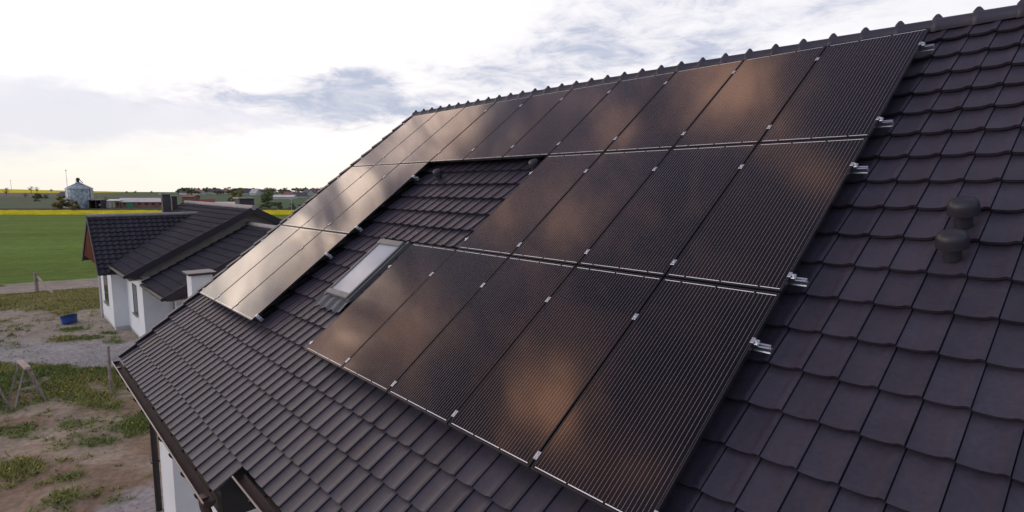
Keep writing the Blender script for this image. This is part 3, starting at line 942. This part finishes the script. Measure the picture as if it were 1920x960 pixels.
# barge boards
def barge(pa, pb, vec, name='barge_board'):
    b = MB()
    pa, pb = Vector(pa), Vector(pb)
    dz, up_ = Vector((0, 0, -.24)), Vector((0, 0, .05))
    b.prism([pa + dz * .35, pa.lerp(pb, .06) + dz, pb + dz, pb + up_, pa + up_], vec)
    b.build(name, 'tile_far', nb_)
for x, ry, rz, ey, ez, sg in ((NXb, nry, nrz, ney, nez, 1), (NXa, nry, nrz, ney, nez, -1), (WXb, wry, wrz, wey, wez, 1)):
    barge((x, ey - .03, ez - .02), (x, ry, rz), (.03 * sg, 0, 0))
    barge((x, 2 * ry - ey + .03, ez - .02), (x, ry, rz), (.03 * sg, 0, 0))
barge((CX + CE + .02, CY0, CZe - .02), (CX, CY0, CZr), (0, -.03, 0))
barge((CX - CF - .02, CY0, CZe - .02), (CX, CY0, CZr), (0, -.03, 0))
# walls
b = MB()
WH_ = 2.74
Aw, Bw, Cw, Dw = -17.75, -3.66, -13.9, -4.2
fp = [(-21.5, Dw), (Aw, Dw), (Aw, Bw), (Cw, Bw), (Cw, -2.62), (-13.5, -2.62), (-13.5, 4.1), (-24.4, 4.1), (-24.4, Bw), (-21.5, Bw)]
b.prism([(x, y, .16) for x, y in fp], (0, 0, WH_ - .16))
b.build('wall', 'render', nb_)
b = MB()
fpp = [(-21.53, Dw - .0), (Aw - .03, Dw + .03), (Aw - .03, Bw + .03), (Cw - .03, Bw + .03), (Cw - .03, -2.6), (-13.53, -2.6), (-13.53, 4.07), (-24.37, 4.07), (-24.37, Bw + .03), (-21.47, Bw + .03)]
b.prism([(x, y, -.3) for x, y in fpp], (0, 0, .465))
b.build('plinth', 'plinth', nb_)
b = MB()
b.prism([(Cw - .02, ney + .56, WH_), (Cw - .02, 2 * nry - ney - .56, WH_), (Cw - .02, 2 * nry - ney - .56, WH_ + .35), (Cw - .02, nry, nrz - .16), (Cw - .02, ney + .56, WH_ + .35)], (-.14, 0, 0))
b.build('gable_wall', 'beige', nb_)
b = MB()
b.prism([(CX - CF + .55, CY0 + .012, CZe + .28), (CX + CE - .40, CY0 + .012, CZe + .28), (CX, CY0 + .012, CZr - .13)], (0, .12, 0))
b.build('gable_cladding', 'cladding', nb_)
b = MB()
b.box((-13.28, wey + .05, 2.42), (WXb - .05, wry + 2, 2.45))
b.box((NXa + .1, ney + .06, 2.70), (NXb - .06, Bw + .02, 2.73))
b.build('soffit', 'beige', nb_)
def ngut(p0, p1):
    b = MB()
    b.tube([p0, p1], .065, 10)
    b.build('gutter', 'board', nb_)
ngut((Aw + .6, ney - .07, nez - .05), (NXb + .03, ney - .07, nez - .05))
ngut((-13.26, wey - .07, wez - .05), (WXb + .03, wey - .07, wez - .05))
ngut((CX + CE + .06, CY0, CZe - .05), (CX + CE + .06, -3.95, CZe - .05))
def window(u0, u1, z0, z1, plane, val):
    """u along the wall, opening in a wall facing -Y (plane 'y') or +X (plane 'x')"""
    T = (lambda p: Vector((p.x, val + p.y, p.z))) if plane == 'y' else (lambda p: Vector((val - p.y, p.x, p.z)))
    b = MB()
    t = .05
    for a in (((u0, -.012, z0), (u0 + t, .03, z1)), ((u1 - t, -.012, z0), (u1, .03, z1)), ((u0 + t, -.012, z0), (u1 - t, .03, z0 + t)), ((u0 + t, -.012, z1 - t), (u1 - t, .03, z1))):
        b.box(*a, 0, T)
    w = b.build('window', 'winframe', nb_)
    b = MB()
    b.box((u0 + t, -.004, z0 + t), (u1 - t, .02, z1 - t), 0, T)
    b.build('pane', 'winglass', w)
    b = MB()
    b.box((u0 - .04, -.09, z0 - .04), (u1 + .04, .01, z0), 0, T)
    b.build('sill', 'cap', w)
window(-20.3, -19.0, .95, 2.30, 'y', Dw)
window(-16.2, -15.2, 1.00, 2.25, 'y', Bw)
window(-2.28, -1.98, 1.05, 2.2, 'x', -13.5)
b = MB()
b.tube([(-21.45, Dw - .06, 0), (-21.45, Dw - .06, 2.5)], .045, 8)
b.build('downpipe', 'mast', nb_)
b = MB()
b.tube([(Cw + .06, -2.70, 0), (Cw + .06, -2.70, 2.45)], .05, 8)
b.build('downpipe', 'mast', nb_)
def stack(lo, hi, name='chimney', body='clinker', capm='cap', over=.07, parent=None):
    b = MB()
    b.box(lo, hi)
    o = b.build(name, body, parent or nb_)
    b = MB()
    b.box((lo[0] - over, lo[1] - over, hi[2]), (hi[0] + over, hi[1] + over, hi[2] + .07), 0, None, .01)
    b.build('chimney_cap', capm, o)
    return o
stack((-24.0, -1.0, 4.2), (-23.62, -.62, 5.78))
stack((-24.7, -.40, 4.6), (-24.4, -.15, 5.66))
stack((-17.35, .85, 4.5), (-16.65, 1.50, 5.64))
# white stack by the porch
wc = thing('white_chimney', (-8.3, -2.9, 0), 'white rendered square chimney with a dark edged grey cap beside the neighbouring porch roof', 'chimney')
b = MB()
b.box((-8.6, -3.21, -.1), (-8.0, -2.60, 3.44))
b.build('shaft', 'render', wc)
b = MB()
b.box((-8.68, -3.29, 3.44), (-7.92, -2.52, 3.50))
b.build('cap_edge', 'board', wc)
b = MB()
b.prism([(-8.70, -3.31, 3.501), (-7.90, -3.31, 3.501), (-7.90, -2.50, 3.501), (-8.70, -2.50, 3.501)], (0, 0, .022))
b.build('cap_sheet', 'cap', wc)

# ------------------------------------------------------------------ yard things
def limb(mb, p, q, w, d, mi=0):
    p, q = Vector(p), Vector(q)
    z = (q - p).normalized()
    x = z.cross(Vector((.3, .9, .1))).normalized()
    y = z.cross(x)
    mb.hexa([p + x * a * w / 2 + y * e * d / 2 for a, e in ((-1, -1), (1, -1), (1, 1), (-1, 1))] + [q + x * a * w / 2 + y * e * d / 2 for a, e in ((-1, -1), (1, -1), (1, 1), (-1, 1))], mi)
def sawhorse(cx, cy, ang, label):
    t = thing('sawhorse', (cx, cy, 0), label, 'sawhorse', 'wooden sawhorses in the yard', (0, 0, ang))
    H = 1.08
    for sx_ in (-1, 1):
        for sy_ in (-1, 1):
            b = MB()
            limb(b, (sx_ * .46, sy_ * .36, -.04), (sx_ * .38, sy_ * .06, H - .03), .075, .045)
            b.build('leg', 'wood', t, world=False)
        b = MB()
        limb(b, (sx_ * .42, -.22, .48), (sx_ * .42, .22, .48), .07, .025)
        b.build('cross_brace', 'wood', t, world=False)
    b = MB()
    b.box((-.55, -.07, H - .03), (.55, .07, H + .04), 0, None, .006)
    b.build('top_beam', 'woodpale', t, world=False)
    return t
sawhorse(-9.55, -7.36, R(8), 'weathered wooden sawhorse with pale top board standing in the grass')
sawhorse(-9.55, -8.20, R(12), 'wooden sawhorse cut off by the left edge of the photo')
b = MB()
b.tube([(-8.76, -5.41, -.1), (-8.75, -5.42, .7), (-8.78, -5.40, 1.42)], [.048, .045, .04], 9)
tag(b.build('wooden_stake', 'wood'), 'grey round wooden stake standing upright near the gutter corner', 'stake')
fp_ = thing('fence_post', (-31.65, -6.31, 0), 'dark wooden post with a slanting pale brace beside the dirt road', 'fence post')
b = MB()
b.tube([(-31.65, -6.31, -.1), (-31.65, -6.31, 1.22)], .10, 9)
b.build('post', 'wood', fp_)
b = MB()
b.tube([(-31.62, -6.22, .95), (-30.7, -5.62, .02)], .06, 8)
b.build('brace', 'woodpale', fp_)
tub = thing('blue_tub', (-20.7, -5.55, .02), 'blue plastic half barrel standing tilted on the bare earth', 'tub', None, (R(5), R(-9), 0))
b = MB()
b.lathe([(.0, 0), (.27, 0), (.285, .03), (.305, .20), (.325, .37), (.34, .375), (.34, .395), (.315, .395)], None, 28)
b.build('tub_body', 'blue', tub, world=False)
b = MB()
b.lathe([(.313, .375), (.0, .375)], None, 28)
b.build('water', 'whitish', tub, world=False)

# grass blades of the yard
rs_ = np.random.RandomState(5)
N_ = 260000
qq = 10 + 26 * rs_.rand(N_) ** 0.8
rr = -(0.36 + 0.60 * rs_.rand(N_)) * qq
gx = CAM.x + HOR.x * qq + RIGHT.x * rr
gy_ = CAM.y + HOR.y * qq + RIGHT.y * rr
gg, gvv = yard(gx, gy_)
onroad = np.abs(gx - road_x(gy_)) < 2.0
keep = (rs_.rand(N_) < gg ** 1.6 * 0.95) & (~onroad) & (gx > road_x(gy_) - 2.4) & ~((gx < -13.4) & (gx > -21.6) & (gy_ > -4.25))
gx, gy_, gg, qq = gx[keep], gy_[keep], gg[keep], qq[keep]
n = len(gx)
zz = (fbm(gx * 0.9, gy_ * 0.9, 91, 5) - 0.5) * 0.16 + gg * 0.03
h = (0.05 + 0.10 * rs_.rand(n)) * (0.5 + 0.7 * gg) * np.where(qq > 26, .55, .85)
wd = 0.010 + 0.012 * rs_.rand(n) + qq * .0004
a = rs_.rand(n) * math.pi
lx, ly = (rs_.rand(n) - .5) * .26, (rs_.rand(n) - .5) * .26
v0 = np.stack([gx - np.cos(a) * wd, gy_ - np.sin(a) * wd, zz - .01], 1)
v1 = np.stack([gx + np.cos(a) * wd, gy_ + np.sin(a) * wd, zz - .01], 1)
v2 = np.stack([gx + lx, gy_ + ly, zz + h], 1)
V_ = np.stack([v0, v1, v2], 1).reshape(-1, 3)
me = bpy.data.meshes.new('grass')
me.from_pydata(V_.tolist(), [], np.arange(3 * n).reshape(-1, 3).tolist())
me.materials.append(M['grass'])
t_ = sstep(fbm(gx * 0.5, gy_ * 0.5, 55, 3), .45, .62) * .6 + rs_.rand(n) * .4
cc = np.array([0.150, 0.190, 0.058]) * (1 - t_[:, None]) + np.array([0.290, 0.270, 0.095]) * t_[:, None]
cc = cc * (0.9 + .7 * rs_.rand(n))[:, None]
cc = np.where((qq > 26)[:, None], cc * .5 + np.array([.46, .40, .17]) * .5, cc)
ca = me.attributes.new('col', 'FLOAT_COLOR', 'POINT')
ca.data.foreach_set('color', np.repeat(np.concatenate([cc, np.ones((n, 1))], 1), 3, 0).astype(np.float32).ravel())
o = bpy.data.objects.new('grass', me)
COL.objects.link(o)
tag(o, 'rough green grass in patches over the bare yard', 'grass', kind='stuff')
# dandelions
sel = rs_.rand(n) < .005 * (fbm(gx * .6, gy_ * .6, 77, 3) > .5) * (gg > .6)
b = MB()
for x, y, z, hh in zip(gx[sel], gy_[sel], zz[sel], h[sel]):
    s = .022 + .014 * random.random()
    b.lathe([(0, .012), (s, .006), (s * .8, -.004), (0, -.012)], lambda p: Vector((x, y, z + hh)) + p, 6)
tag(b.build('dandelions', 'bloom'), 'yellow dandelion flowers dotted through the grass', 'flowers', kind='stuff')

# stones and clods on the bare ground
N_ = 9000
qq = 10 + 20 * rs_.rand(N_)
rr = -(0.36 + 0.60 * rs_.rand(N_)) * qq
sx_ = CAM.x + HOR.x * qq + RIGHT.x * rr
sy_ = CAM.y + HOR.y * qq + RIGHT.y * rr
g_s, v_s = yard(sx_, sy_)
ks = (rs_.rand(N_) < (.25 + .75 * v_s) * (1 - g_s)) & ~((sx_ < -13.4) & (sx_ > -21.6) & (sy_ > -4.25)) & ~((sx_ > -.5) & (sy_ > -6))
b = MB()
for x, y in zip(sx_[ks], sy_[ks]):
    r_ = .012 + .03 * random.random() ** 3
    z = (fbm(np.array([x * .9]), np.array([y * .9]), 91, 5)[0] - .5) * .16
    a = random.random() * 6.28
    pts = [Vector((x + math.cos(a + k * 1.57) * r_ * random.uniform(.7, 1.3), y + math.sin(a + k * 1.57) * r_ * random.uniform(.7, 1.3), z - .01)) for k in range(4)]
    b.add(pts + [Vector((x + random.uniform(-.3, .3) * r_, y, z + r_ * random.uniform(.5, .9)))], [(0, 1, 4), (1, 2, 4), (2, 3, 4), (3, 0, 4)], random.random())
tag(b.build('stones', 'stone'), 'small stones and clods scattered over the bare yard', 'stones', kind='stuff')

# ------------------------------------------------------------------ trees and bushes
def make_tree(name, seed, leaf, bush=False, nleaf=420, sparse=False):
    """unit tree: one metre high, crown about 0.8 m across"""
    rd = random.Random(seed)
    root = thing(name, (0, 0, 0), '', '')
    b = MB()
    th = .10 if bush else .34
    b.tube([(0, 0, -.05), (.01, 0, th * .6), (0, .01, th + .15)], [.034, .026, .014], 7)
    tips = []
    for k in range(8):
        a, e = rd.uniform(0, 6.28), rd.uniform(.5, 1.2)
        L = rd.uniform(.22, .42)
        z0 = th * rd.uniform(.6, 1.1)
        p = Vector((0, 0, z0))
        q = p + Vector((math.cos(a) * math.cos(e), math.sin(a) * math.cos(e), math.sin(e))) * L
        b.tube([p, p.lerp(q, .5) + Vector((0, 0, .015)), q], [.014, .010, .004], 5)
        tips.append(q)
    b.build('trunk', 'bark', root, world=False)
    b = MB()
    cl = []
    for k in range(13):
        a, r_ = rd.uniform(0, 6.28), rd.uniform(.05, .27)
        z_ = rd.uniform(.2 if bush else .42, .84)
        rad = rd.uniform(.10, .19) * (1.0 if z_ < .7 else .75)
        cl.append((Vector((math.cos(a) * r_, math.sin(a) * r_, z_)), rad, rd.random()))
    if bush:
        for k in range(6):
            a = rd.uniform(0, 6.28)
            cl.append((Vector((math.cos(a) * .3, math.sin(a) * .3, rd.uniform(.1, .3))), .15, rd.random()))
    for k in range(nleaf):
        c0, rad, cr = cl[k % len(cl)]
        d = Vector((rd.gauss(0, 1), rd.gauss(0, 1), rd.gauss(0, 1))).normalized()
        p = c0 + d * rad * rd.random() ** .4 * (1.25 if sparse else 1.05)
        if p.z < .02: continue
        s = rd.uniform(.022, .046) * (.8 if sparse else 1.25)
        a1 = Vector((rd.gauss(0, 1), rd.gauss(0, 1), rd.gauss(0, 1))).normalized()
        a2 = d.cross(a1).normalized() if d.cross(a1).length > .05 else Vector((1, 0, 0))
        b.add([p - a1 * s, p + a2 * s * .7, p + a1 * s, p - a2 * s * .7], [(0, 1, 2, 3)], min(1, max(0, cr * .6 + rd.random() * .4)))
    b.build('crown', leaf, root, world=False)
    return root
protos = {}
def tree(kind, px_, depth, ytop, ybase, wpx, label, group=None, cat=None):
    """tree whose foot stands at px_ and at a given distance; height and width from its apparent size"""
    name, leaf, bush, sparse, nl = KINDS[kind]
    n_var = 3
    key = (kind, tree.count % n_var)
    tree.count += 1
    used = key in protos
    o = copy_tree(protos[key]) if used else make_tree(name, hash(key[1]) + len(protos) * 17 + 5, leaf, bush, nl, sparse)
    protos.setdefault(key, o)
    p = at(px_, depth)
    rr_ = (px_ - 960) / 1086.2 * depth
    p.z = float(terrain(np.array([depth]), np.array([rr_]))[0])
    o.location = p
    H = max(.6, (ybase - ytop) / 1086.2 * depth)
    Wd = wpx / 1086.2 * depth / .78
    o.scale = (Wd, Wd, H / .93)
    o.rotation_euler = (0, 0, random.uniform(0, 6.28))
    tag(o, label, cat or ('bush' if bush else 'tree'), group)
    return o
tree.count = 0
KINDS = {'dark': ('leafy_tree', 'leaf_dark', False, False, 520), 'olive': ('leafy_tree', 'leaf_olive', False, False, 1300), 'bare': ('sparse_tree', 'leaf_bare', False, True, 380),
         'bush': ('bush', 'leaf_green', True, False, 1400), 'darkbush': ('bush', 'leaf_dark', True, False, 520), 'russet': ('leafy_tree', 'leaf_russet', False, False, 420), 'olivebush': ('bush', 'leaf_olive', True, False, 1400)}
tree('bare', 17, 390, 352.5, 368, 12, 'small dark round tree on the brown field at the far left')
tree('bare', 64, 560, 347.5, 361, 11, 'left of two bare trees against the far yellow field')
tree('bare', 75, 560, 348.5, 361, 8, 'right and smaller of two bare trees against the far yellow field')
tree('bush', 76, 300, 359.5, 372.5, 17, 'rounded green tree below the two bare trees')
tree('darkbush', 73, 245, 370, 378, 10, 'low dark bush in the meadow below the rounded green tree')
tree('darkbush', 90, 300, 364, 372.5, 12, 'grey green bush right of the rounded green tree')
tree('bare', 52, 330, 362, 371, 11, 'thin purplish shrub on the edge of the brown field')
tree('olivebush', 118, 166, 366, 391, 27, 'large olive green bush left of the grain silo')
tree('olivebush', 143, 160, 375, 391, 16, 'pale shrub in front of the silo wall')
tree('bare', 203, 190, 368, 385, 7, 'small bare tree above the farm sheds')
tree('bush', 505, 172, 361, 392, 32, 'tall green bush between the village and the yellow strip')
tree('olivebush', 446, 215, 356.5, 382, 29, 'large olive yellow tree behind the chimney at the ridge end')
tree('darkbush', 549, 160, 381, 394, 15, 'dark bush left beside the roof verge by the yellow strip')
tree('darkbush', 567, 158, 383, 395, 16, 'dark bush right at the roof verge by the yellow strip')
tree('bush', 525, 165, 380, 394, 12, 'small green bush right of the tall green bush')
rt = random.Random(11)
for i in range(84):
    xx = rt.uniform(338, 608)
    dd = rt.uniform(430, 640)
    if i < 4: xx = [345, 352, 362, 395][i]
    hpx = rt.uniform(5, 9.5) + (3 if i in (1, 2) else 0)
    yb = 350 + 1086 * 6.2 / dd
    kd = rt.choice(['dark', 'dark', 'bare', 'dark', 'olive', 'russet'])
    tree(kd, xx, dd, yb - hpx - 2, yb, rt.uniform(9, 19), 'small distant tree in the treeline around the village', 'trees of the distant village')
for xx, dd in ((288, 600), (242, 590), (258, 600), (102, 800), (178, 700)):
    yb = 361
    tree('darkbush', xx, dd, yb - 3, yb + 1, 6, 'tiny lone bush on the skyline field left of the village', 'tiny skyline bushes')

# ------------------------------------------------------------------ far buildings
def frame_at(px_, depth, yaw=0.0):
    p = at(px_, depth)
    a = math.atan2(RIGHT.y, RIGHT.x) + yaw
    return p, a
def gable_house(name, px_, depth, w, d, hw, hr, wall, roofm, label, cat='house', group=None, yaw=0.0, z=0.0, door=None, windows=0, overhang=.3):
    p, a = frame_at(px_, depth, yaw)
    p.z = z
    t = thing(name, p, label, cat, group, (0, 0, a))
    b = MB()
    b.prism([(-w / 2, -d / 2, -.5), (-w / 2, -d / 2, hw), (-w / 2, 0, hr - .08), (-w / 2, d / 2, hw), (-w / 2, d / 2, -.5)], (w, 0, 0))
    b.build('wall', wall, t, world=False)
    b = MB()
    oh = overhang
    sl_ = (hr - hw) / (d / 2)
    for s in (-1, 1):
        e = s * (d / 2 + oh)
        ze = hw - oh * sl_
        b.hexa([(-w / 2 - oh, e, ze), (w / 2 + oh, e, ze), (w / 2 + oh, 0, hr), (-w / 2 - oh, 0, hr), (-w / 2 - oh, e, ze + .12), (w / 2 + oh, e, ze + .12), (w / 2 + oh, 0, hr + .12), (-w / 2 - oh, 0, hr + .12)])
    b.build('roof', roofm, t, world=False)
    for k in range(windows):
        x = -w / 2 + w * (k + .5) / windows
        b = MB()
        b.box((x - .45, -d / 2 - .03, .9), (x + .45, -d / 2 + .05, min(hw - .3, 2.1)))
        b.build('window', 'winglass', t, world=False)
    if door:
        b = MB()
        b.box((door - 1.1, -d / 2 - .04, -.1), (door + 1.1, -d / 2 + .05, min(hw - .1, 2.3)))
        b.build('door', 'green', t, world=False)
    return t
# grain silo
sp, sa = frame_at(153.5, 171)
silo = thing('grain_silo', sp, 'round galvanised grain silo with conical roof beyond the yellow strip', 'silo', None, (0, 0, sa))
b = MB()
prof = [(3.28, -.2)]
for k in range(57):
    prof.append((3.30 if k % 2 else 3.24, .1 * k))
b.lathe(prof, None, 40)
for k in range(20):
    a = 2 * math.pi * k / 20
    b.box((3.27 * math.cos(a) - .04, 3.27 * math.sin(a) - .04, 0), (3.27 * math.cos(a) + .04, 3.27 * math.sin(a) + .04, 5.6))
b.build('silo_wall', 'steel', silo, world=False)
b = MB()
b.lathe([(3.5, 5.55), (3.5, 5.65), (.55, 7.25), (.55, 7.5), (0, 7.6)], None, 40)
for k in range(20):
    a = 2 * math.pi * k / 20
    b.tube([(3.45 * math.cos(a), 3.45 * math.sin(a), 5.70), (.6 * math.cos(a), .6 * math.sin(a), 7.28)], .05, 5)
b.build('silo_roof', 'steel', silo, world=False)
b = MB()
b.box((-.55, -.5, 7.3), (.35, .5, 7.42))
b.box((-.35, -.35, 7.42), (.05, .35, 8.1))
b.lathe([(0, 8.05), (.45, 8.1), (.5, 8.55), (.25, 8.8), (0, 8.85)], lambda p: p + Vector((-.1, 0, 0)), 12)
b.tube([(.3, 0, 8.3), (1.3, 0, 7.3)], .10, 6)
b.tube([(-1.7, .2, 6.5), (-.4, .2, 7.5)], .22, 6)
for x in (-.5, .3):
    b.tube([(x, -.45, 7.4), (x, -.45, 8.2)], .03, 5)
b.build('loading_head', 'rust', silo, world=False)
b = MB()
b.box((3.36, -.25, 0), (3.52, .25, 5.75))
b.build('ladder', 'mast', silo, world=False)
gable_house('lean_to_shed', 127, 176, 2.2, 3, 3.6, 4.6, 'wallfar', 'darkroof', 'small grey roofed shed half hidden behind the left of the silo', 'shed')
# open shed
op, oa = frame_at(186, 169)
sh = thing('open_shed', op, 'dark open fronted shed between the silo and a pale wall', 'shed', None, (0, 0, oa))
b = MB()
b.box((-1.75, 1.2, 0), (1.75, 1.3, 2.35))
b.box((-1.75, -1.2, 0), (-1.6, 1.2, 2.35))
b.box((.2, -1.2, 0), (.35, 1.2, 2.35))
b.box((1.6, -1.2, 0), (1.75, 1.2, 2.35))
b.build('wall', 'rust', sh, world=False)
b = MB()
b.hexa([(-1.9, -1.4, 2.30), (1.9, -1.4, 2.30), (1.9, 1.4, 2.55), (-1.9, 1.4, 2.55), (-1.9, -1.4, 2.42), (1.9, -1.4, 2.42), (1.9, 1.4, 2.67), (-1.9, 1.4, 2.67)])
b.build('roof', 'darkroof', sh, world=False)
b = MB()
b.box((.6, -.4, .7), (1.4, .6, 1.3))
b.build('parked_load', 'whitish', sh, world=False)
wp, wa = frame_at(203, 170)
wl = thing('pale_wall', wp, 'short pale concrete wall right of the dark open shed', 'wall', None, (0, 0, wa))
b = MB()
b.box((-1.0, -.12, -.2), (1.0, .12, 1.75))
b.build('wall_slab', 'wallfar', wl, world=False)
b = MB()
b.box((-1.05, -.16, 1.75), (1.05, .16, 1.83))
b.build('coping', 'cap', wl, world=False)
cp, ca_ = frame_at(219, 174)
cn = thing('canopy', cp, 'flat pale canopy roof on thin posts left of the brick barn', 'canopy', None, (0, 0, ca_))
b = MB()
b.hexa([(-2.3, -1.6, 1.95), (2.3, -1.6, 1.95), (2.3, 1.6, 2.3), (-2.3, 1.6, 2.3), (-2.3, -1.6, 2.15), (2.3, -1.6, 2.15), (2.3, 1.6, 2.5), (-2.3, 1.6, 2.5)])
b.build('roof', 'roofgrey', cn, world=False)
for x in (-2.1, 0, 2.1):
    b = MB()
    b.tube([(x, -1.4, -.1), (x, -1.4, 2.0)], .07, 6)
    b.build('post', 'wood', cn, world=False)
gable_house('brick_barn', 276, 176, 14.5, 6.0, 1.75, 2.75, 'brick', 'roofgrey', 'long low red brick barn with pale sheet roof and green gate', 'barn', door=-2.9, windows=7)
gable_house('brick_building', 361, 235, 4.6, 5, 2.2, 2.9, 'brick', 'redtile', 'small brown brick building behind the neighbouring ridge', 'building')
gable_house('red_roofed_shed', 391, 205, 4.6, 4, .7, 1.7, 'redroof', 'redroof', 'red sheet roofed shed behind the neighbouring ridge', 'shed', yaw=.5)
gable_house('long_shed', 430, 185, 8.0, 5, .55, 1.35, 'wallfar', 'roofgrey', 'low shed with pale roof between the red roof and the ridge chimney', 'shed')
gable_house('white_hall', 537, 300, 10.5, 7, 1.0, 2.0, 'wallfar', 'roofgrey', 'long low white hall in front of the distant village', 'building')
gable_house('red_tiled_house', 546, 360, 6, 6, 1.6, 3.2, 'wallfar', 'redtile', 'red roofed house behind the long white hall', 'house')
gable_house('grey_roofed_house', 565, 330, 7, 6, 1.2, 3.0, 'wallfar', 'darkroof', 'grey roofed house right of the long white hall', 'house', yaw=.4)
for i, (xx, dd, mm) in enumerate([(352, 470, 'darkroof'), (366, 500, 'roofgrey'), (378, 450, 'redtile'), (398, 510, 'darkroof'), (412, 480, 'darkroof'), (424, 500, 'redtile'), (466, 470, 'darkroof'),
                                  (482, 440, 'roofgrey'), (494, 470, 'darkroof'), (580, 420, 'darkroof'), (592, 450, 'redtile')]):
    gable_house('village_house', xx, dd, rt.uniform(5.5, 8), 6, rt.uniform(1.6, 2.2), rt.uniform(3.6, 4.8), 'wallfar', mm,
                {'darkroof': 'small distant village house with a dark roof', 'roofgrey': 'small distant village house with a pale roof', 'redtile': 'small distant village house with a reddish roof'}[mm], 'house', 'distant village houses with %s' % {'darkroof': 'dark roofs', 'roofgrey': 'pale roofs', 'redtile': 'reddish roofs'}[mm], yaw=rt.uniform(-.6, .6))
def mast(px_, depth, ztop, rad, label, name='mast', cat='mast'):
    p = at(px_, depth)
    t = MB()
    t.tube([(p.x, p.y, -1), (p.x, p.y, ztop * .6), (p.x, p.y, ztop)], [rad, rad * .8, rad * .5], 6)
    t.box((p.x - rad * 2.4, p.y - rad * 2.4, ztop * .93), (p.x + rad * 2.4, p.y + rad * 2.4, ztop * .96))
    tag(t.build(name, 'mast'), label, cat)
mast(27.5, 620, 13.5, .22, 'thin distant radio mast at the far left skyline')
mast(132, 600, 24.0, .25, 'tall thin pale radio mast rising left of the silo')
mast(548, 150, 3.1, .07, 'thin grey pole beside the roof verge by the yellow strip', 'pole', 'pole')
mast(190, 172, 4.3, .08, 'dark thin pole above the open shed', 'pole', 'pole')
